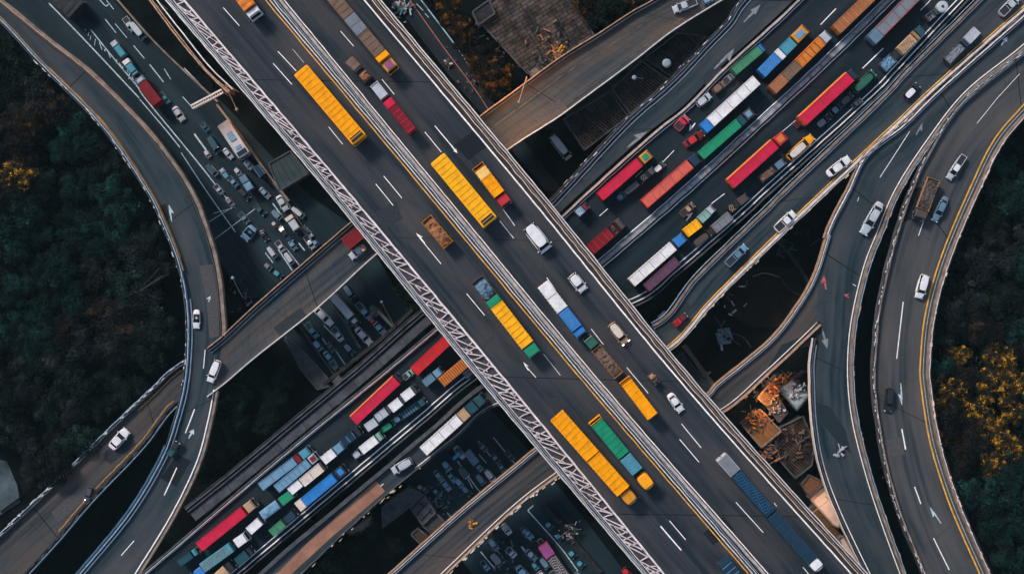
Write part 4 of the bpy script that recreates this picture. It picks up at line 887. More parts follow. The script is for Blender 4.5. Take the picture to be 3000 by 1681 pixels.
car(1152,1236,1180,1216,26,ZD,'hatch','gblue','small grey-blue car behind the dark teal truck',g5)
boxvan(1058,1320,1120,1272,32,'white','white box truck with glass-fronted cab by the green car',cab='pgreen',f=.72)
car(1034,1340,1062,1316,30,ZD,'hatch','lwhite','pale grey car right behind the white box truck with the glassy cab',g5)
car(1118,1262,1152,1238,28,ZD,'van','dgreen','dark green van with red nose in front of the white box truck',g5,roofc='green')
boxvan(1000,1300,1056,1260,32,'dblue','dark blue ribbed truck between the pale rows','rib','gblue','black')
boxvan(946,1350,1006,1302,34,'white','white truck with pale blue glass cab behind the dark blue truck',cab='lblue',f=.55)
truck(884,1414,948,1362,36,ZD,[(0,.9,'panel','cream','white')],(.9,1,'brown'),'cream two-part box van in the middle row',g5,H=2.8,hc=2.4)
boxvan(848,1440,886,1408,32,'white','square white box van behind the cream one',f=.85)
truck(763,1426,908,1316,33,ZD,[(0,.70,'panel','lblue','gblue'),(.71,.8,'plain','dred')],(.81,1,'teal'),'long grey-blue lorry nearest the dark channel, with red patch before the cab',g5,H=3.0,hc=2.7)
truck(810,1432,928,1334,34,ZD,[(0,.80,'rib','lblue','gblue')],(.82,1,'lwhite'),'long pale blue lorry with dark red roof patch on its cab',g5,H=3.0,hc=2.8,roofc='dred')
truck(872,1486,1010,1372,38,ZD,[(0,.13,'plain','cream'),(.13,.78,'rib','blue','blue')],(.83,1,'dblue'),'blue container lorry with orange side along the double white line',g5,roofc='blue')
truck(766,1512,860,1442,36,ZD,[(0,.52,'tarp','lblue',None,2.3)],(.60,1,'green'),'blue-tarped truck with green cab',g5,H=2.3,hc=2.6)
truck(794,1562,864,1502,30,ZD,[(0,.52,'panel','mgreen')],(.6,1,'dblue'),'olive green lorry with dark blue cab below the green-cabbed truck',g5,H=2.6,hc=2.3)
boxvan(728,1556,766,1522,32,'white','dirty white box van between the crimson and the blue-tarped trucks',f=.9)
truck(583,1602,752,1466,39,ZD,[(0,.78,'plain','crimson','red')],(.80,.95,'tan'),'crimson container lorry nearest the bottom left, with tan cab',g5)
truck(592,1664,722,1570,38,ZD,[(0,.66,'patt','teal','rust')],(.74,1,'white'),'blue lorry with rusty roof and white cab at the bottom',g5)
boxvan(524,1650,578,1612,26,'dteal','dark teal truck with pale blue cab at the bottom left',cab='teal',H=2.4)
truck(540,1712,600,1664,38,ZD,[(0,.5,'tarp','dblue')],(.5,1,'blue'),'glossy blue cab cut by the bottom edge',g5,H=2.8,hc=2.7,round_=True)
truck(620,1706,680,1652,38,ZD,[(0,.72,'tarp','tan','white')],(.75,1,'black'),'beige-topped lorry cut by the bottom edge',g5,H=2.8,hc=2.5)
boxvan(692,1646,738,1610,32,'dteal','very dark green van below the white-cabbed blue lorry',H=2.4,cab='black')
truck(1240,1322,1418,1162,39,ZD,[(0,.60,'panel','white','cream'),(.61,.73,'plain','tan'),(.74,.86,'plain','dteal')],(.87,1,'dteal'),'long white lorry with brown and dark teal front on the right lane',g5,H=3.1,hc=2.8)
car(1206,1348,1148,1382,34,ZD,'suv','lwhite','silver-white car with open roof glass just above the terracotta surfacing',g5)
# ---------------------------------------------------------------- lower road
g6 = "vehicles on the dark lower road"
def lc(x0,y0,x1,y1,w,st,c,label,roofc=None,**k): return car(x0,y0,x1,y1,w,0,st,c,label,g6,roofc=roofc,**k)
lc(362,50,388,88,24,'pickup','lwhite','pale pickup truck behind the rounded grey van at the top of the lower road')
lc(384,68,420,112,26,'van','gblue','rounded grey-blue van near the top of the lower road','silver')
truck(330,122,362,164,20,0,[(0,.3,'plain','lwhite'),(.34,1,'plain','teal')],None,'slim teal truck, first of the row along the hatched line',g6,H=2.4)
truck(366,176,400,222,22,0,[(0,.25,'plain','white'),(.28,.75,'plain','teal')],(.77,1,'lblue'),'teal truck with white tail, second of the row along the hatched line',g6,H=2.4,hc=2.2)
truck(462,304,402,224,34,0,[(0,.76,'panel','dred','dred')],(.79,1,'gblue'),'dark red lorry with round-topped white cab on the lower road',g6,H=3.2,hc=2.8,roofc='lwhite')
lc(466,270,491,300,18,'pickup','teal','slim blue pickup truck beside the dark red lorry')
lc(506,312,534,352,26,'sedan','lwhite','white saloon car on the lower road below the dark red lorry')
truck(160,-30,228,34,70,0,[(0,.95,'tarp','black')],None,'very dark wide lorry under the white line at the top left',g6,H=3.0)
bus(652,360,716,456,38,0,'lwhite','dirty white bus with grey stains on its roof on the lower road','unit',g6)
lc(588,360,606,382,20,'pickup','teal','dark teal pickup truck beside the white bus','dteal')
lc(612,402,640,445,26,'van','dteal','dark teal rounded van left of the white bus')
lc(598,440,612,460,18,'hatch','lwhite','tiny white car behind the row left of the white bus')
lc(670,528,644,494,20,'sedan','gblue','teal car with a lit nose left of the crowded lanes','teal')
lc(686,492,702,512,18,'hatch','silver','small pale car with grey roof ahead of the two pale squares')
truck(734,556,704,508,24,0,[(0,.42,'plain','lblue'),(.45,.85,'plain','gblue')],None,'blue-grey trailer pair with pale squares on the lower road',g6,H=2.2)
truck(750,488,776,522,22,0,[(0,.8,'plain','dblue','lblue')],None,'dark blue box truck near the orange lamp base',g6,H=2.4)
lc(812,572,838,616,26,'sedan','silver','silver saloon car in the right lane of the lower road')
truck(844,634,872,676,26,0,[(0,.25,'plain','cream')],(.3,1,'silver'),'grey van with beige tail right of the patterned road mark',g6,H=2.3,hc=2.2)
lc(892,690,918,728,22,'pickup','silver','grey pickup truck near the cross road','lwhite')
lc(916,706,930,720,18,'hatch','lblue','tiny pale blue car beside the grey pickup near the cross road')
lc(816,662,852,708,20,'coupe','dblue','dark blue low car with bright rear lights','black')
lc(742,664,712,700,36,'conv','lblue','pale blue open car parked in the dark at the left of the lower road')
lc(796,650,808,664,16,'hatch','rust','tiny car with reddish edge above the low blue car','lwhite')
lc(762,674,780,704,20,'coupe','black','black car with an orange glint')
lc(800,794,824,812,20,'hatch','dteal','dark teal car tucked against the cross road','teal')
lc(774,772,792,790,18,'hatch','grey','dim grey rounded car behind the dark teal one')
truck(972,864,1046,950,25,0,[(0,.76,'plain','lwhite')],(.80,1,'dgrey'),'long white box truck below the cross road',g6,H=2.8,hc=2.4,roofc='lwhite')
lc(920,900,972,952,26,'sedan','white','white saloon car left of the long white box truck')
lc(896,946,928,988,22,'pickup','teal','blue pickup truck left of the white saloon','lblue')
lc(1044,888,1086,934,24,'pickup','lblue','pale blue pickup truck right of the long white box truck','lblue')
lc(1084,934,1100,950,16,'hatch','red','small red car in front of the pale blue pickup')
lc(1096,944,1126,978,24,'sedan','gblue','dark blue-grey car with pale roof next to the small red car','lblue')
lc(1042,960,1086,1008,26,'sedan','lwhite','white and blue saloon right of the central railing')
lc(974,960,1002,998,22,'pickup','silver','dim silver pickup between the lane lines')
lc(948,1030,978,1066,20,'sedan','teal','blue saloon at the lower end of the left lane','lblue')
lc(1008,1008,1036,1038,22,'hatch','dteal','dark car with round pale roof near the channel wall','gblue')
lc(1406,1302,1424,1322,20,'sedan','dteal','dark teal car at the top of the right parking lane','gblue')
truck(1396,1358,1366,1320,24,0,[(0,.97,'plain','gblue','lblue')],None,'pale blue box truck beside the bright blue sign','parked vehicles',H=2.4)
lc(1398,1362,1412,1380,20,'hatch','lblue','grey-blue car behind the pale blue box truck','gblue')
lc(1442,1332,1462,1356,20,'sedan','dblue','dark blue car in the right parking lane','gblue')
lc(1462,1360,1478,1382,18,'sedan','dteal','teal car close to the branch road parapet','teal')
lc(1272,1380,1296,1410,20,'sedan','gblue','pale blue car, first of the parked cluster right of the grey roof','lblue')
lc(1294,1408,1318,1438,20,'sedan','lblue','light blue car, second of the parked cluster','lblue')
lc(1308,1382,1334,1414,18,'coupe','teal','slim teal coupe in the parked cluster','lblue')
lc(1264,1428,1290,1458,18,'coupe','dteal','dark teal coupe with white triangle of glass','lblue')
lc(1224,1422,1238,1440,18,'hatch','lblue','small pale blue car against the grey slatted roof','lwhite')
lc(1238,1428,1252,1444,16,'hatch','gblue','small blue-grey car against the grey slatted roof')
lc(1354,1426,1378,1452,20,'hatch','dblue','dark blue car beside the branch road','gblue')
g7 = "vehicles on the lower road at the bottom"
def lb(x0,y0,x1,y1,w,st,c,label,roofc=None): return car(x0,y0,x1,y1,w,0,st,c,label,g7,roofc=roofc)
truck(1590,1596,1664,1700,34,0,[(0,.32,'plain','violet','pink'),(.34,.98,'patt','dbrown','lwhite')],None,'purple and brown lorry near the bottom edge',g7,H=2.8)
for xy, lbl in (((1600,1532,1618,1550),'upper'),((1628,1566,1646,1584),'second'),((1668,1616,1686,1634),'third'),((1692,1646,1710,1662),'lowest')):
    lb(*xy,22,'hatch','dblue' if lbl != 'lowest' else 'dteal',{'upper':'uppermost','second':'second','third':'third','lowest':'lowest'}[lbl]+' of four small teal-roofed cars in the right lane at the bottom','teal')
lb(1528,1546,1548,1572,22,'sedan','dteal','dark teal car behind the bright blue glass car near the branch road','gblue')
lb(1536,1552,1560,1580,22,'coupe','teal','car with bright blue glass at the bottom','lblue')
lb(1486,1608,1510,1632,24,'pickup','lwhite','white pickup truck below the branch road','lwhite')
lb(1516,1660,1548,1700,28,'sedan','lblue','pale blue saloon cut by the bottom edge','lblue')
lb(1542,1612,1572,1642,22,'sedan','gblue','grey-blue car with white windscreen at the bottom','silver')
lb(1440,1622,1470,1656,30,'van','dgrey','dark glassy van with orange edge below the branch road','grey')
lb(1560,1650,1576,1670,16,'hatch','teal','small teal car next to the pale blue saloon','teal')
lb(1826,1668,1846,1690,24,'hatch','dred','dark red car near the left foot of the main flyover at the bottom edge','red')
# dim queueing cars filling the lanes of the lower road
HL_, HR_ = crom(H_L, 400), crom(H_R, 400)
_occ = [(1500 + v.location.x*kz(1.2), 840.5 - v.location.y*kz(1.2)) for v in ALLV if v.location.z < 1]
_rnd = random.Random(42); _cols = ['dteal','gblue','gblue','dgrey','grey','lblue','lblue','lwhite','lwhite','silver','silver','black','teal']
_zones = [((560,600,330,760), 'in the crowded lanes beside the white bus', [(650,420),(735,470),(900,640),(925,710),(800,790),(700,640),(610,520),(590,430)]),
          ((0,0,0,0), 'in the parking lanes below the cross road', [(1010,840),(1090,900),(1150,950),(1100,985),(1040,1040),(960,1090),(880,985),(900,925)]),
          ((0,0,0,0), 'in the parked cluster beside the branch road', [(1340,1330),(1400,1290),(1500,1310),(1480,1380),(1400,1430),(1330,1480),(1270,1440),(1255,1400)]),
          ((0,0,0,0), 'on the lower road at the bottom edge', [(1500,1520),(1560,1500),(1720,1700),(1420,1700),(1390,1620)])]
def _in(x, y, P):
    r = False
    for (x1, y1), (x2, y2) in zip(P, P[1:]+P[:1]):
        if (y1 > y) != (y2 > y) and x < (x2-x1)*(y-y1)/(y2-y1)+x1: r = not r
    return r
_cn = dict(dteal='dark teal',gblue='grey-blue',dblue='very dark blue',dgrey='dark grey',grey='dim grey',lblue='pale blue',lwhite='off-white',silver='silver',black='black',teal='teal')
for f in (.12,.2,.28,.36,.44,.52,.60,.68,.76,.84,.92):
    i = _rnd.randrange(6)
    while i < 392:
        A_ = HL_[i].lerp(HR_[i], f); B_ = HL_[i+4].lerp(HR_[i+4], f); dd = (B_-A_).normalized(); Ln = _rnd.uniform(30, 44); i += _rnd.choice((6,7,8,10,13))
        for z_, nm_, P_ in _zones:
            if _in(A_.x, A_.y, P_) and all((A_.x-x)**2 + (A_.y-y)**2 > 29**2 for x, y in _occ):
                cc = _rnd.choice(_cols); st_ = _rnd.choice(('sedan','hatch','suv','pickup','van')); kind_ = dict(sedan='saloon car', hatch='hatchback', suv='estate car', pickup='pickup truck', van='van')[st_]
                _occ.append((A_.x, A_.y)); q_ = dd*Ln/2
                car(A_.x-q_.x, A_.y-q_.y, A_.x+q_.x, A_.y+q_.y, _rnd.uniform(19, 23), 0, st_, cc, 'dim %s %s queueing %s' % (_cn[cc], kind_, nm_), 'dim cars queueing on the lower road', roofc=_rnd.choice((None, None, 'lblue', 'gblue', 'dteal')))
# tanker drum
for o in list(ALLV):
    if o.name.startswith("tanker_truck"):
        m = MB(); L_ = 2.6; m.cyl((.9,0,1.0),(.9,0,2.5),.85,.95,20); m.cyl((.9,0,2.5),(.9,0,2.6),.95,.7,20); d = m.build("drum", steel('silver'), o)
        m = MB(); m.cyl((.9,0,2.6),(.9,0,2.75),.25,.2,12); m.build("hatch", M_CHAS, d)
# ---------------------------------------------------------------- trees
import array
def foliage(name, a, b_, c, sc_=.35):
    """leaf colours: two tones in clumps plus a per-tree shift"""
    m = bpy.data.materials.new(name); m.use_nodes = True; n = m.node_tree; L = n.links; p = n.nodes["Principled BSDF"]
    tc = n.nodes.new("ShaderNodeTexCoord"); nz = n.nodes.new("ShaderNodeTexNoise"); nz.inputs["Scale"].default_value = sc_; nz.inputs["Detail"].default_value = 8; nz.inputs["Roughness"].default_value = .75
    ge = n.nodes.new("ShaderNodeNewGeometry"); L.new(ge.outputs["Position"], nz.inputs["Vector"])
    rp = n.nodes.new("ShaderNodeValToRGB"); e = rp.color_ramp.elements; e[0].position = .42; e[0].color = (*a, 1); e[1].position = .62; e[1].color = (*c, 1)
    k = e.new(.53); k.color = (*b_, 1); L.new(nz.outputs[0], rp.inputs[0])
    oi = n.nodes.new("ShaderNodeObjectInfo"); mr_ = n.nodes.new("ShaderNodeMapRange"); mr_.inputs[3].default_value = .95 if 'orange' in name else .6; mr_.inputs[4].default_value = 1.6; L.new(oi.outputs["Random"], mr_.inputs[0])
    vm = n.nodes.new("ShaderNodeVectorMath"); vm.operation = 'SCALE'; L.new(rp.outputs[0], vm.inputs[0]); L.new(mr_.outputs[0], vm.inputs[3])
    L.new(vm.outputs[0], p.inputs["Base Color"]); p.inputs["Roughness"].default_value = .7; p.inputs["Specular IOR Level"].default_value = .06
    return m
F_GREEN = foliage("leaves_dark_green", (.003,.007,.006), (.006,.014,.011), (.020,.034,.024))
F_TEAL = foliage("leaves_teal_green", (.003,.009,.009), (.004,.018,.017), (.010,.048,.040))
F_BROWN = foliage("leaves_brown_green", (.004,.005,.005), (.010,.009,.008), (.040,.024,.014))
F_GREY = foliage("leaves_grey_green", (.004,.006,.007), (.008,.011,.012), (.030,.033,.032))
F_ORANGE = foliage("leaves_orange", (.005,.008,.007), (.030,.020,.007), (.62,.30,.016), .8)
F_RUST = foliage("leaves_rusty", (.005,.007,.006), (.014,.011,.006), (.22,.088,.010), .7)
M_BARK = mat("bark", (.05,.038,.03), .9, noise=.4, nscale=3)
def crown_mesh(seed, fm, leaf=.42, n=3000, flat=.62):
    rnd = random.Random(seed); blobs = []
    for i in range(15):
        a = rnd.uniform(0, 6.28); r = rnd.uniform(.1, .74)**.8; z = rnd.uniform(-.35, .55)*(1 - r*.6)
        blobs.append((r*math.cos(a), r*math.sin(a), z, rnd.uniform(.2, .40)))
    blobs.append((0, 0, .35, .42)); V = []; F = []
    R0 = 4.0
    for i in range(n):
        bx, by, bz, br = blobs[rnd.randrange(len(blobs))]
        u = rnd.uniform(-.55, 1); t = rnd.uniform(0, 6.28); q = math.sqrt(max(0, 1-u*u)); rr = br*rnd.uniform(.62, 1.12)
        d = Vector((q*math.cos(t), q*math.sin(t), u)); c = Vector((bx, by, bz)) + d*rr; c = Vector((c.x*R0, c.y*R0, c.z*R0*flat))
        nrm = (d + Vector((rnd.uniform(-.8,.8), rnd.uniform(-.8,.8), rnd.uniform(-.3,.9)))).normalized()
        a = nrm.orthogonal().normalized(); a.rotate(__import__('mathutils').Quaternion(nrm, rnd.uniform(0, 6.28))); b = nrm.cross(a)
        s = leaf*rnd.uniform(.5, 1.25); e = s*rnd.uniform(.4, .75); k = len(V)
        V += [tuple(c - a*s*.5), tuple(c + b*e*.5 + a*s*.05), tuple(c + a*s*.5 + nrm*s*.08), tuple(c - b*e*.5 + a*s*.05)]; F.append((k, k+1, k+2, k+3))
    me = bpy.data.meshes.new("crown"); me.from_pydata(V, [], F); me.materials.append(fm); me.update(); return me
def trunk_mesh(seed):
    rnd = random.Random(seed); m = MB(); m.cyl((0,0,-.1),(.1,.05,2.6),.28,.17,10)
    for i in range(6):
        a = 6.28*i/6 + rnd.uniform(-.4,.4); e = Vector((2.4*math.cos(a), 2.4*math.sin(a), rnd.uniform(4.2, 5.6))); k = Vector((.9*math.cos(a), .9*math.sin(a), 3.6))
        m.cyl((.1,.05,2.3+.1*i), k, .12, .08, 7); m.cyl(k, e, .08, .03, 6)
    m.cyl((.1,.05,2.5),(0,.1,5.6),.15,.04,8)
    return m.build("trunk", M_BARK, me_only=True)
TR = [trunk_mesh(i) for i in range(3)]
CR = {}
for nm, fm, leaf, n in (('green',F_GREEN,.42,3400),('teal',F_TEAL,.42,3400),('brown',F_BROWN,.40,3200),('grey',F_GREY,.42,3200),('orange',F_ORANGE,.36,4200),('rust',F_RUST,.36,3600)):
    CR[nm] = [crown_mesh(hash(nm) % 1 + i*17 + len(nm), fm, leaf, n) for i in range(2)]
TL = {}
def tree(px, py, rpx, kind, label, group, z=0.0):
    r = rpx/kz(z+5)/4.0; s = r; p = W(px, py, z+5*s); o = empty("tree", label, "tree", (p.x, p.y, z), random.uniform(0, 6.28), group)
    o.scale = (s, s, min(1.1, max(.6, s*random.uniform(.85, 1.1))))
    link("trunk", random.choice(TR), o); c = link("crown", random.choice(CR[kind]), o, (0, 0, 5.0)); return o
def inpoly(x, y, P):
    c = False
    for (x1, y1), (x2, y2) in zip(P, P[1:] + P[:1]):
        if (y1 > y) != (y2 > y) and x < (x2-x1)*(y-y1)/(y2-y1) + x1: c = not c
    return c
def forest(P, dmin, pick, rr, group, seed):
    rnd = random.Random(seed); pts = []
    x0, x1 = min(p[0] for p in P), max(p[0] for p in P); y0, y1 = min(p[1] for p in P), max(p[1] for p in P)
    for _ in range(6000):
        x, y = rnd.uniform(x0, x1), rnd.uniform(y0, y1)
        if inpoly(x, y, P) and all((x-a)**2 + (y-b)**2 > dmin**2 for a, b in pts): pts.append((x, y))
    for x, y in pts:
        k, lab = pick(x, y, rnd)
        if x < 600: lab += (', below the upper curve' if y < 330 else ', level with the bright orange tree' if y < 590 else ', above the lattice mast' if y < 790 else ', beside the white open-topped car' if y < 1010 else '') + (' at the edge' if x < 110 else ', deep in the wood' if x < 270 else ' nearest the road') + (', upper row' if y > 1010 and y < 1130 else ', lower row' if y > 1230 else '')
        else: lab += (' near the top' if y < 560 else ', level with the white estate car' if y < 900 else ', level with the black car' if y < 1230 else ', in the lower part' if y < 1480 else ', in the bottom corner') + (' close to the ramp' if x < 2850 else ' farther right' if x < 2940 else ' at the edge')
        if len(lab.split()) > 16: lab = lab.replace(' in the left forest', '').replace('dark green', 'green')
        tree(x, y, rnd.uniform(*rr), k, lab, group)
    return pts
LAB = {}
def pickL(x, y, rnd):
    def near(a, b, r): return (x-a)**2 + (y-b)**2 < r*r
    if near(50, 500, 62): return 'rust', 'orange-tinged tree'
    if near(95, 390, 95) or near(160,330,60): return 'brown', 'brown-leaved tree in the left forest'
    if near(150, 720, 170) or near(80, 940, 90) or near(270, 620, 110) or near(215, 430, 70): return 'teal', 'teal-green tree in the left forest'
    if near(370, 930, 60): return 'brown', 'brown-leaved tree in the left forest'
    if y > 1010: return ('grey' if rnd.random() < .4 else 'green'), 'dark tree in the lower left forest'
    if rnd.random() < .22: return 'grey', 'grey-green tree in the left forest'
    if rnd.random() < .07: return 'brown', 'brown-leaved tree in the left forest'
    return 'green', 'dark green tree in the left forest'
PL = [(-90,120),(30,130),(120,235),(275,405),(375,520),(430,640),(470,780),(490,930),(475,1060),(360,1165),(240,1290),(150,1370),(60,1450),(60,1330),(-90,1260)]
forest(PL, 66, lambda x, y, r: pickL(x, y, r) , (48, 74), 'trees of the left forest', 3)
tree(52, 505, 70, 'orange', 'bright orange-leaved tree at the left edge of the picture', None)
tree(100, 372, 58, 'rust', 'rusty-leaved tree just above the bright orange tree', None)
def pickR(x, y, rnd):
    d = ((x-2880)/128)**2 + ((y-1165)/262)**2
    if d < 1 and x > 2730: return ('orange' if rnd.random() < .84 else 'brown'), 'orange-leaved tree'
    if y > 640 and y < 930 and rnd.random() < .75: return 'grey', 'grey-green tree right of the ramps'
    if x > 2940: return 'teal', 'teal-green tree right of the ramps'
    return ('green' if rnd.random() < .7 else 'teal'), 'dark green tree right of the ramps'
PR = [(3080,300),(2990,400),(2915,520),(2870,640),(2815,740),(2775,860),(2748,980),(2742,1100),(2756,1230),(2790,1350),(2832,1480),(2900,1600),(2960,1760),(3090,1760)]
forest(PR, 64, pickR, (46, 70), 'trees right of the curved ramp', 11)
for x, y, r in ((1262,-5,30),(1300,30,36),(1345,75,36),(1310,62,30),(1350,140,32),(1375,105,28),(1385,180,38),(1418,215,30),(1410,165,26),(1440,150,28),(1450,205,36),(1475,245,30),(1430,258,36),(1490,215,24),(1468,190,26),(1330,10,28),(1462,282,30)):
    tree(x, y, r*1.15, 'rust' if (x+y) % 3 else 'brown', ('rust-coloured tree in the verge' if (x+y) % 3 else 'brown-green tree in the verge') + (' at the top edge' if y < 40 else ' above the middle of the service road' if y < 120 else ' halfway down the service road' if y < 190 else ' close to the cross road'), 'rust-coloured trees in the verge')
for x, y, r in ((1720,5,52),(1790,10,56),(1755,50,44),(1830,20,42),(1700,-30,46),(1810,-40,50)):
    tree(x, y, r, 'rust' if x < 1730 or x > 1800 else 'green', 'dark tree with orange patches at the top edge beside the cross road', 'trees beside the paved terrace')
for x, y, r in ((720,1120,54),(800,1170,50),(690,1200,56),(770,1235,48),(640,1290,50),(830,1110,40),(610,1380,44),(680,1320,44)):
    tree(x, y, r, 'green', 'nearly black tree between the left curve and the dark channel, ' + ('upper group' if y < 1180 else 'middle group' if y < 1250 else 'lower group'), 'dark trees beside the channel')
for x, y, r in ((1040,1600,44),(1090,1560,40),(1150,1600,40),(1000,1660,46),(960,1640,40),(1250,1640,40),(1300,1655,34),(900,1700,44)):
    tree(x, y, r, 'green', 'dark tree below the terracotta lane', 'dark trees at the bottom')
for x, y, r in ((520,60,36),(560,120,36),(600,190,34),(490,20,34),(640,240,30)):
    tree(x, y, r, 'green', 'dark tree in the strip between the lower road and the main flyover', 'dark trees beside the main flyover')
for x, y, r in ((1200,870,30),(1180,850,28),(1215,905,28)):
    tree(x, y, r, 'green', 'small dark tree under the left edge of the main flyover', 'small trees by the channel')
# hedges along the cross road
for i, (x, y, r) in enumerate(((1660,315,20),(1695,300,22),(1710,285,18),(1755,258,18),(1775,245,16),(1930,125,20),(1950,112,22),(1905,140,18),(1640,345,18),(1880,165,14),(1610,392,15))):
    tree(x, y, r, 'rust', 'low orange-tinged shrub along the lower edge of the cross road', 'shrubs along the cross road')
# ground cover of the forests
def cover(P, n, seed, fm, label):
    rnd = random.Random(seed); V = []; F = []; x0, x1 = min(p[0] for p in P), max(p[0] for p in P); y0, y1 = min(p[1] for p in P), max(p[1] for p in P); k = 0
    while k < n:
        x, y = rnd.uniform(x0, x1), rnd.uniform(y0, y1)
        if not inpoly(x, y, P): continue
        k += 1; c = W(x, y, rnd.uniform(.1, 1.3)); a = Vector((rnd.uniform(-1,1), rnd.uniform(-1,1), rnd.uniform(-.5,.5))).normalized(); b = a.orthogonal().normalized(); s = rnd.uniform(.2, .5); j = len(V)
        V += [tuple(c-a*s), tuple(c+b*s*.6), tuple(c+a*s), tuple(c-b*s*.6)]; F.append((j, j+1, j+2, j+3))
    me = bpy.data.meshes.new("undergrowth"); me.from_pydata(V, [], F); me.materials.append(fm); tag(link("undergrowth", me), label, 'undergrowth', kind='stuff')
cover(PL, 14000, 5, F_GREY, 'dim undergrowth beneath the left forest')
cover(PR, 8000, 6, F_GREEN, 'dim undergrowth beneath the trees right of the curved ramp')

# ---------------------------------------------------------------- buildings, terraces, walls
def slabmat(name, c1, c2, mortar, scale, sq=.5, rot=0.0, ms=.02):
    m = bpy.data.materials.new(name); m.use_nodes = True; n = m.node_tree; L = n.links; p = n.nodes["Principled BSDF"]
    tc = n.nodes.new("ShaderNodeTexCoord"); mp = n.nodes.new("ShaderNodeMapping"); mp.inputs["Rotation"].default_value = (0, 0, rot); L.new(tc.outputs["Object"], mp.inputs[0])
    nz = n.nodes.new("ShaderNodeTexNoise"); nz.inputs["Scale"].default_value = .35; nz.inputs["Detail"].default_value = 4; L.new(mp.outputs[0], nz.inputs["Vector"])
    mx = n.nodes.new("ShaderNodeMix"); mx.data_type = 'VECTOR'; mx.inputs[0].default_value = .06; L.new(mp.outputs[0], mx.inputs[4]); L.new(nz.outputs["Color"], mx.inputs[5])
    br = n.nodes.new("ShaderNodeTexBrick"); br.inputs["Scale"].default_value = scale; br.inputs["Color1"].default_value = (*c1, 1); br.inputs["Color2"].default_value = (*c2, 1); br.inputs["Mortar"].default_value = (*mortar, 1)
    br.inputs["Mortar Size"].default_value = ms; br.inputs["Row Height"].default_value = sq; br.inputs["Brick Width"].default_value = 1.0; L.new(mx.outputs[1], br.inputs["Vector"])
    n2 = n.nodes.new("ShaderNodeTexNoise"); n2.inputs["Scale"].default_value = .5; n2.inputs["Detail"].default_value = 9; L.new(tc.outputs["Object"], n2.inputs["Vector"])
    mr_ = n.nodes.new("ShaderNodeMapRange"); mr_.inputs[1].default_value = .3; mr_.inputs[2].default_value = .7; mr_.inputs[3].default_value = .25; mr_.inputs[4].default_value = 1.6; L.new(n2.outputs[0], mr_.inputs[0])
    vm = n.nodes.new("ShaderNodeVectorMath"); vm.operation = 'SCALE'; L.new(br.outputs[0], vm.inputs[0]); L.new(mr_.outputs[0], vm.inputs[3]); L.new(vm.outputs[0], p.inputs["Base Color"]); p.inputs["Roughness"].default_value = .85; p.inputs["Specular IOR Level"].default_value = .1
    return m
S_TERR = slabmat("terrace_paving", (.075,.056,.047), (.034,.028,.026), (.008,.008,.008), .7, .45, R(-32), .04)
S_SLAT = slabmat("dark_roof_boards", (.075,.060,.054), (.038,.033,.033), (.006,.006,.007), .36, .16, R(38), .035)
S_SLAT2 = slabmat("brown_roof_boards", (.060,.040,.030), (.034,.024,.020), (.008,.007,.007), .35, .14, R(40), .03)
S_GREYR = slabmat("grey_roof_slabs", (.075,.080,.088), (.055,.060,.068), (.010,.011,.013), .25, .3, R(-48), .03)
M_ORR = mat("orange_roof_sheet", (.26,.105,.02), .6, noise=.0, nscale=.5, col2=(.10,.05,.03))
M_BLUER = mat("blue_roof_sheet", (.13,.20,.27), .5, nscale=1.2, col2=(.36,.40,.42))
M_WALL = mat("house_wall", (.10,.085,.075), .9, noise=.35, nscale=1.2)
M_PALE = mat("pale_pink_roof", (.60,.44,.36), .7, noise=.18, nscale=.4)
def building(name, cat, P, h, roofm, label, wallm=None, parapet=True, extras=None, lip=.25, seams=0):
    c = W(sum(p[0] for p in P)/len(P), sum(p[1] for p in P)/len(P), h); o = empty(name, label, cat)
    pts = [W(x, y, h) for x, y in P]; area = sum(a.x*b.y - b.x*a.y for a, b in zip(pts, pts[1:]+pts[:1]))
    if area < 0: pts = pts[::-1]
    cen = sum(pts, Vector())/len(pts); inn = [cen + (p-cen)*.965 for p in pts]
    m = MB(); m.loops([[(p.x,p.y,0) for p in inn], [(p.x,p.y,h-.25) for p in inn]]); m.build("wall", wallm or M_WALL, o)
    m = MB(); m.loops([[(p.x,p.y,h-.25) for p in pts], [(p.x,p.y,h) for p in pts]]); rf = m.build("roof", roofm, o)
    if parapet:
        m = MB()
        for a, b in zip(pts, pts[1:]+pts[:1]): m.bar(a + Vector((0,0,.1)), b + Vector((0,0,.1)), lip, .3)
        m.build("roof_edge", M_TAN if roofm in (M_ORR, M_PALE) else M_GREY, rf)
    if seams:
        m = MB()
        for i in range(1, seams): m.bar(pts[0].lerp(pts[1], i/seams) + Vector((0,0,.06)), pts[3].lerp(pts[2], i/seams) + Vector((0,0,.06)), .10, .12)
        m.build("roof_ridges", roofm, rf)
    return o, rf, pts
terr, rf, _ = building("terrace", "terrace", [(1383,42),(1500,-40),(1660,-40),(1700,40),(1744,110),(1622,192),(1545,216)], 2.4, S_TERR, 'brown paved terrace covered in worn slabs above the cross road')
m = MB()
for i in range(26):
    t = random.random(); x = 1440 + 250*random.random(); y = 10 + 140*random.random(); L_ = random.uniform(10, 60)
    if inpoly(x, y, [(1400,50),(1500,-30),(1650,-30),(1720,100),(1600,180)]) : m.bar(W(x, y, 2.45), W(x+L_*.62, y+L_, 2.45), random.uniform(.1,.25), .2)
m.build("paving_joints", M_DARKC, rf)
building("shed", "shed", [(1545,205),(1568,188),(1585,212),(1560,232)], 3.6, mat("tan_roof",(.20,.13,.09),.8,noise=.4), 'small tan-roofed shed at the corner of the paved terrace')
building("shed", "shed", [(1385,35),(1432,2),(1450,40),(1400,75)], 3.4, M_DARKC, 'dark low shed at the upper left corner of the paved terrace')
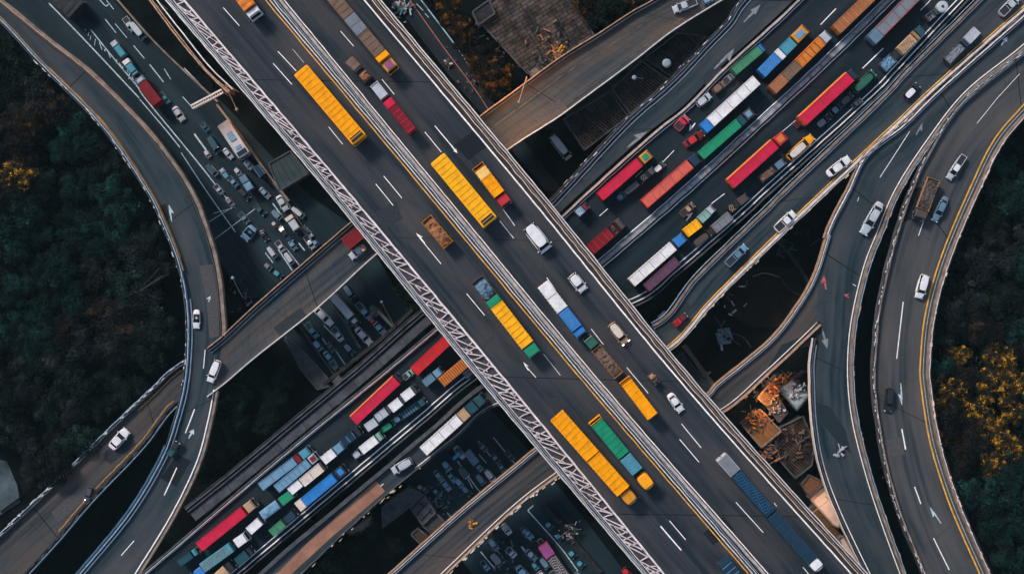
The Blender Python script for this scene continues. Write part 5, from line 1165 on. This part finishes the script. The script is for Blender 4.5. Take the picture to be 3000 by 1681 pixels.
o, rf, pt = building("warehouse", "warehouse", [(1652,350),(1788,268),(1840,342),(1712,440)], 3.6, S_SLAT, 'dark board-roofed warehouse right of the parked silver van', seams=14)
building("warehouse", "warehouse", [(1792,262),(1880,180),(1958,235),(1848,335)], 4.2, S_SLAT, 'dark board-roofed warehouse beneath the round lamp', seams=10)
building("warehouse", "warehouse", [(1888,172),(1985,98),(2068,108),(1966,226)], 3.8, S_SLAT, 'dark board-roofed warehouse farthest up beside the slip road', seams=9)
building("shed", "shed", [(2176,1246),(2226,1198),(2288,1262),(2230,1310)], 4.0, M_ORR, 'shed with glowing orange roof between the main flyover and the fork', seams=5)
building("shed", "shed", [(2249,1191),(2282,1168),(2307,1208),(2281,1236)], 3.4, mat("grey_roof_sheet",(.07,.062,.062),.7,noise=.3), 'shed with plain grey roof beside the orange one')
building("shed", "shed", [(2282,1138),(2320,1110),(2370,1156),(2334,1202)], 4.4, M_BLUER, 'shed with pale blue roof strewn with white junk')
building("shed", "shed", [(2218,1164),(2278,1098),(2302,1120),(2246,1190)], 3.0, M_ORR, 'narrow orange-lit shed behind the grey-roofed one', seams=7)
building("shed", "shed", [(2286,1250),(2352,1218),(2386,1300),(2378,1362),(2330,1400),(2268,1330)], 3.2, S_SLAT2, 'wide brown board-roofed shed left of the ramp')
building("shed", "shed", [(2348,1418),(2370,1390),(2416,1412),(2378,1462)], 3.4, mat("rust_roof",(.12,.055,.03),.7,noise=.3), 'small rust-brown roof above the pale pink roof')
building("house", "house", [(2376,1463),(2414,1430),(2440,1476),(2462,1526),(2457,1544),(2440,1536)], 4.5, M_PALE, 'house with long pale pink roof wedged beside the ramp', M_WALL)
building("house", "house", [(2456,1576),(2468,1568),(2496,1612),(2524,1652),(2500,1640),(2466,1600)], 4.5, M_PALE, 'small pale pink roof at the very tip of the wedge')
building("shed", "shed", [(2370,1500),(2388,1478),(2452,1550),(2480,1590),(2450,1600)], 2.6, mat("orange_brown_roof",(.10,.05,.02),.7,noise=.5), 'low orange-brown roof strip beside the pale pink roof')
building("shed", "shed", [(2330,1110),(2362,1086),(2378,1100),(2376,1150),(2366,1148)], 3.2, S_SLAT2, 'brown lean-to squeezed between the pale blue roof and the ramp')
building("shed", "shed", [(640,1178),(690,1150),(712,1170),(640,1215)], 3.0, mat("brown_flat_roof",(.06,.042,.034),.85,noise=.3), 'small brown flat roof beside the left curved road')
building("warehouse", "warehouse", [(787,479),(851,443),(903,508),(820,558)], 3.6, mat("teal_glass_roof",(.016,.032,.036),.6,noise=.5,nscale=.6), "dark teal roof squeezed between the lower road and the main flyover", seams=5)
building("warehouse", "warehouse", [(1120,1484),(1196,1428),(1236,1444),(1190,1492),(1122,1544)], 4.0, mat("grey_slab_roof",(.060,.064,.070),.85,noise=.4,nscale=.6), 'flat grey roof below the terracotta lane')
building("warehouse", "warehouse", [(1202,1486),(1240,1446),(1276,1500),(1238,1536)], 3.4, S_GREYR, 'grey striped roof next to the parked cars', seams=4)
building("shed", "shed", [(1238,1538),(1278,1502),(1306,1530),(1264,1562)], 3.0, mat("dim_grey_roof",(.05,.047,.046),.85,noise=.5), 'dim grey-brown roof touching the branch road')
building("shed", "shed", [(1204,1564),(1224,1546),(1262,1576),(1240,1600)], 3.0, mat("dark_brown_roof",(.06,.036,.026),.85,noise=.4), 'dark brown roof beside the branch road')
building("shed", "shed", [(1014,1558),(1086,1510),(1100,1530),(1040,1575)], 3.0, M_TAN, 'small tan roof under the railing of the right lane')
building("terrace", "terrace", [(832,982),(872,1010),(960,1106),(968,1130),(930,1140),(880,1080)], 1.2, mat("grey_terrace",(.055,.058,.062),.9,noise=.35,nscale=.7), 'sloping grey concrete terrace left of the lower road')
def wall(P, z0, h, w_, m, label, name="wall", cat="wall"):
    pts = wl(P, z0, 6*len(P)); mb = MB(); sweep(mb, pts, w_, 0, h); return tag(mb.build(name, m), label, cat)
M_W2 = mat("grey_wall", (.075,.073,.073), .9, noise=.4)
wall([(975,892),(1010,940),(1046,1000),(1058,1018)], 0, 1.1, .35, M_W2, 'low wall dividing the lanes of the lower road below the cross road')
wall([(1108,905),(1165,965)], 0, 3.0, .5, M_W2, 'thick grey frame wall beside the dark red car')
wall([(1088,925),(1112,902)], 0, 3.0, .5, M_W2, 'short grey cross wall meeting the frame wall')
wall([(1165,955),(1112,1000),(1050,1048),(985,1100)], 0, 2.6, .7, M_DARKC, 'dark retaining wall at the end of the parking lanes')
wall([(1215,905),(1130,985),(1060,1040),(960,1120)], 0, 5.0, .6, M_DARKC, 'tall dark retaining wall between the parking lanes and the channel')
wall([(640,310),(700,388),(780,500),(850,590)], 0, 1.4, .35, M_TAN, 'low brown wall beside the white bus')
wall([(730,470),(820,560),(905,690)], 0, .9, .25, M_W2, 'low grey kerb wall between the lanes beside the silver saloon')
wall([(1595,1478),(1680,1580),(1760,1672)], 0, 1.2, .7, M_DARKC, 'dark hedge-topped wall in the bottom centre gap')
wall([(873,946),(949,1053),(992,1112)], 0, .8, .2, M_W2, 'thin kerb wall at the left side of the lower road')
wall([(2002,1010),(2090,1130),(2140,1180)], 0, 1.0, .8, M_W2, 'sloping grey beam in the dark gap near the fork')
wall([(345,0),(470,140),(640,300)], 0, .9, .3, M_TAN, 'thin kerb wall between the lower road and the dark tree strip')
wall([(0,1495),(60,1450)], 0, .8, .4, M_GREY, 'short pale wall in the bottom left corner')
tag(poly("yard", [(-80,1330),(20,1350),(50,1420),(60,1470),(-80,1560)], .15, mat("teal_grey_yard",(.055,.075,.085),.9,noise=.5,nscale=.3)), 'pale grey-teal yard in the bottom left corner', kind='structure')
# inner rails next to the upper left edge of the main flyover (steel pipes at mid height)
def pipe(P, z, r, m, label, name="pipe", cat="pipe"):
    pts = wl(P, z, 8*len(P)); mb = MB(); sweep(mb, offs(pts, 0, .06, P[0][0]), r, 0, r); 
    for i in (2, len(pts)-3): mb.bar(Vector((pts[i].x, pts[i].y, 0)), pts[i], .08)
    return tag(mb.build(name, m), label, cat)
pipe([(430,-10),(520,110),(600,205),(668,272)], 9, .22, M_COPPER, 'orange-tinted steel rail left of the main flyover, outermost of three')
pipe([(437,-10),(530,112),(605,205),(672,268)], 9, .16, M_COPPER, 'orange-tinted steel rail left of the main flyover, middle of three')
pipe([(452,-10),(545,110),(618,200),(682,262)], 9, .20, M_RAIL, 'pale steel rail left of the main flyover, innermost of three')
# ---------------------------------------------------------------- street furniture
def lamp(px, py, hx, hy, z0, h, label, lit=None, headr=.35):
    b = W(px, py, z0); t = W(px, py, z0+h); e = W(hx, hy, z0+h); o = empty("street_lamp", label, "street lamp")
    m = MB(); m.cyl(b, (b.x, b.y, z0+h), .13, .08, 10); m.cyl((b.x, b.y, z0+h), e + Vector((0,0,.25)), .07, .05, 8); m.build("pole", M_GREY if not lit else M_COPPER, o)
    m = MB(); m.cyl(e + Vector((0,0,.15)), e + Vector((0,0,.38)), headr, headr*.6, 14); m.build("lamp_head", mat("lamp_head_grey", (.20,.24,.27), .6) if not lit else M_COPPER, o)
    if lit:
        m = MB(); m.cyl(e + Vector((0,0,.02)), e + Vector((0,0,.14)), headr*.8, headr*.9, 14); m.build("bulb", mat("lit_bulb",(1,.6,.25),.4,emit=(1,.45,.12),estr=30), o)
        l = bpy.data.lights.new("lamp_light", 'POINT'); l.energy = lit; l.color = (1.0, .48, .16); l.shadow_soft_size = .3
        lo_ = bpy.data.objects.new("lamp_light", l); sc.collection.objects.link(lo_); lo_.parent = o; lo_.location = e - Vector((0,0,.25))
    return o
lamp(688, 268, 694, 321, 0, 7.5, 'orange-lit street lamp beside the main flyover above the white bus', 500, .3)
lamp(2258, 1150, 2242, 1172, 0, 6.5, 'orange-lit street lamp among the sheds near the fork', 800, .25)
lamp(1540, 268, 1520, 300, 0, 15.5, 'orange-lit street lamp over the start of the worn cross road', 2000, .25)
lamp(2400, 1440, 2380, 1500, 0, 7.5, 'orange-lit street lamp by the pale pink roof', 250, .2)
lamp(1940, 215, 1953, 186, 0, 9, 'unlit street lamp with large round grey head over the dark roofs', None, .75)
lamp(1165, 945, 1118, 884, 0, 8, 'slim street lamp leaning over the dark parking lane', None, .2)
lamp(740, 870, 682, 814, 0, 8, 'slim street lamp right of the left curved road', None, .3)
lamp(1868, 255, 1858, 228, 0, 9, 'unlit kite-shaped lamp beside the cross road', None, .4)
def gantry(x0, y0, x1, y1, z, label):
    o = empty("sign_gantry", label, "sign gantry"); a, b = W(x0, y0, z), W(x1, y1, z); m = MB(); u = Vector((0,0,.6)); d = (b-a).normalized(); n_ = Vector((-d.y, d.x, 0))*.3
    for q in (n_, -n_): m.bar(a+q, b+q, .12); m.bar(a+q+u, b+q+u, .12)
    for i in range(14):
        p = a.lerp(b, i/13.); m.bar(p+n_, p-n_+u, .06); m.bar(p-n_, p+n_+u, .06)
    m.build("truss", M_RAIL, o); m = MB()
    m.cyl((b.x,b.y,0), b, .18, .14, 10); m.build("post", M_GREY, o)
    m = MB(); m.bar(a + Vector((0,0,-.9)), a.lerp(b,.55) + Vector((0,0,-.9)), .12, 1.6); m.build("sign_panel", mat("gantry_panel_back",(.42,.32,.27),.6,noise=.2), o)
gantry(563, 315, 652, 268, 7.2, 'steel sign gantry reaching over the lower road beside the main flyover')
o = empty("lattice_mast", 'thin lattice mast standing in the dark gap left of the left curved road', "mast")
m = MB(); a = W(408, 852, 6); b = W(478, 800, 10)
for k in range(3):
    q = Vector((.5*math.cos(k*2.1), .5*math.sin(k*2.1), 0)); m.bar(a+q*.3, b+q*2.2, .06)
for i in range(9):
    t = i/8.; p = a.lerp(b, t); s_ = .15+.95*t; m.bar(p+Vector((s_*.5,0,0)), p-Vector((s_*.25,s_*.4,0)), .06); m.bar(p-Vector((s_*.25,s_*.4,0)), a.lerp(b, min(1,t+.12))+Vector((s_*.5,0,0)), .06)
m.build("lattice", M_GREY, o); m = MB(); m.cyl((a.x,a.y,0), a, .12, .08, 8); m.build("post", M_GREY, o)
o = empty("road_sign", 'bright blue sign panel at the head of the parking lanes', "sign"); a = W(1328,1345,3); b = W(1346,1326,3)
m = MB(); m.bar(a, b, .55, .1); m.build("sign_panel", mat("sign_blue",(.03,.25,.50),.5), o); m = MB(); c_ = (a+b)/2; m.cyl((c_.x,c_.y,0),(c_.x,c_.y,3),.06,.05,8); m.build("post", M_GREY, o)
# clutter: crates, boards and scrap on the dark ground in the gaps
def junk(x, y, z, n, spread, cols, label, seed, size=(.3,1.4)):
    rnd = random.Random(seed); m = MB(); ms = [mat("scrap_%s" % c, COL[c], .6, noise=.3) for c in cols]
    for i in range(n):
        m.m = rnd.randrange(len(ms)); a = W(x + rnd.gauss(0, spread), y + rnd.gauss(0, spread), z + rnd.uniform(.05,.5)); t = rnd.uniform(0, 3.14); L_ = rnd.uniform(*size)
        m.bar(a, a + Vector((math.cos(t)*L_, math.sin(t)*L_, rnd.uniform(-.1,.2))), rnd.uniform(.05,.35), rnd.uniform(.05,.3))
    return tag(m.build("scrap_heap", ms if len(ms) > 1 else ms[0]), label, 'scrap heap', kind='stuff')
junk(1620,150,2.5,70,34,['brown','dbrown','rust','dgrey'],'loose slabs and dry scrub on the paved terrace',24,(.2,1.2))
junk(1640,165,2.5,26,9,['gold','orange','brown'],'yellow-orange scraps at the lower edge of the paved terrace',25,(.2,1.6))
junk(1440,160,0,60,50,['dbrown','dgrey','brown'],'rubble on the slope beside the paved terrace',26,(.2,1.2))
junk(1180,25,0,60,14,['dteal','gblue','rust','lwhite'],'heap of teal and rusty scrap on the service road at the top',1)
junk(1312,192,0,26,7,['lwhite','dgrey','rust'],'small pale scrap heap on the service road',2,(.2,.8))
junk(1385,235,0,40,26,['dgrey','brown','dbrown'],'trail of small debris on the service road',3,(.1,.5))
junk(2115,985,0,16,12,['gblue','dgrey','lwhite'],'pale torn sheeting in the dark gap left of the fork',4)
junk(2300,720,0,18,36,['dteal','dgrey','dblue'],'teal scraps in the dark gap near the orange line',5,(.3,2.2))
junk(2150,870,0,18,30,['dgrey','black','lwhite'],'scattered scraps in the middle of the dark gap',6)
junk(2060,1100,0,16,10,['gblue','lwhite'],'small pale heap in the gap by the main flyover',7)
junk(2300,1135,3.2,110,18,['rust','gold','dbrown','black'],'orange timber pile on the narrow shed roof',8)
junk(2335,1145,4.5,40,12,['lwhite','black','silver'],'white and black junk on the pale blue roof',9,(.2,.9))
junk(2265,1325,3.3,45,16,['rust','brown','dbrown','black'],'rusty beams lying on the brown shed roof',10,(.2,1.8))
junk(2215,1235,4.1,60,14,['rust','gold','dbrown','brown'],'small orange scraps on the orange shed roof',20,(.1,.8))
junk(2275,1200,3.5,30,12,['grey','brown','silver'],'grey scraps on the plain grey shed roof',21,(.1,.8))
junk(2240,1150,0,90,36,['gold','brown','rust','dgrey','black'],'cluttered orange-brown equipment in the yard between the sheds',22,(.2,1.2))
junk(2340,1290,3.3,26,22,['brown','dbrown','dgrey'],'brown debris on the wide brown shed roof',23,(.2,1.2))
junk(1290,1470,0,30,22,['dgrey','gblue'],'dim objects around the parked cars',13)
junk(1500,1640,0,26,40,['dgrey','dteal','brown'],'dim objects on the lower road at the bottom',14)
junk(1670,1560,1.2,40,14,['lwhite','brown','dgrey'],'pale rubble on the dark hedge-topped wall',15,(.2,.8))
junk(2462,1330,ZD,24,7,['lwhite','brown','silver'],'fallen pale branch and scraps on the forked ramp',16,(.3,1.1))
junk(1378,1540,ZD,8,6,['gold','rust'],'two small orange objects lying on the branch road',17,(.3,.9))
junk(2640,1360,0,60,30,['brown','dbrown','rust'],'brown rubble in the gap between the two ramps',18,(.3,1.5))
junk(700,870,0,30,40,['dgrey','black','gblue'],'dim scraps in the gap right of the left curved road',19)

# dim ground works in the dark gap left of the fork
M_DIM = mat("dim_brown_concrete", (.018,.016,.015), .95, noise=.4, nscale=.3, spec=0.0); M_DIMT = mat("dim_teal_concrete", (.022,.034,.038), .9, noise=.5, nscale=.8)
tag(poly("yard", [(2250+118*math.cos(t*.35)*1.15, 868+92*math.sin(t*.35)) for t in range(18)], .06, M_DIM), 'round dim brown yard in the dark gap left of the fork', kind='structure')
wall([(2275,705),(2310,745),(2350,805),(2368,838)], 0, 1.6, .5, M_DIMT, 'dim teal wall slanting across the dark gap near the fork')
wall([(2205,810),(2240,800),(2283,812)], 0, .6, .15, M_TAN, 'thin curved tan kerb in the dark gap')
wall([(2290,820),(2315,850),(2352,868)], 0, .8, .25, M_DIMT, 'thin curved teal kerb in the dark gap')
wall([(2090,925),(2112,955),(2140,990),(2165,1010)], 0, .8, .12, M_GREY, 'thin pale kerb beside the torn sheeting')
wall([(2145,975),(2180,990),(2200,1018)], 0, .6, .12, M_GREY, 'short curved pale kerb beside the torn sheeting')
wall([(1990,1040),(2050,1115),(2110,1180)], 0, 2.2, 1.4, M_DIMT, 'wide dim teal beam beside the sloping grey beam')
o = empty("sheet_pile", 'pale blue-grey torn sheet spread in the dark gap left of the fork', "sheet"); m = MB()
gg = [[W(2092+i*9+j*3, 966+j*9-i*1.5, .5+.5*mnoise.noise(Vector((i*.7, j*.7, 1)))) for i in range(6)] for j in range(6)]
for j in range(5):
    for i in range(5):
        if (i*7+j*3) % 5: m.quad(gg[j][i], gg[j][i+1], gg[j+1][i+1], gg[j+1][i])
m.build("sheet", mat("torn_sheet", (.12,.17,.21), .7, noise=.4), o)
# ---------------------------------------------------------------- haze
hz = MB(); hz.box(-400, 400, -290, 290, -1.0, 224.0); hm = bpy.data.materials.new("haze"); hm.use_nodes = True; hn = hm.node_tree; hn.nodes.clear()
ho = hn.nodes.new("ShaderNodeOutputMaterial"); hv = hn.nodes.new("ShaderNodeVolumePrincipled"); hv.inputs["Density"].default_value = HAZE; hv.inputs["Color"].default_value = (.50, .84, .95, 1); hv.inputs["Anisotropy"].default_value = 0.0
hn.links.new(hv.outputs[0], ho.inputs["Volume"]); tag(hz.build("haze", hm), 'thin bluish haze over the whole junction', kind='stuff')
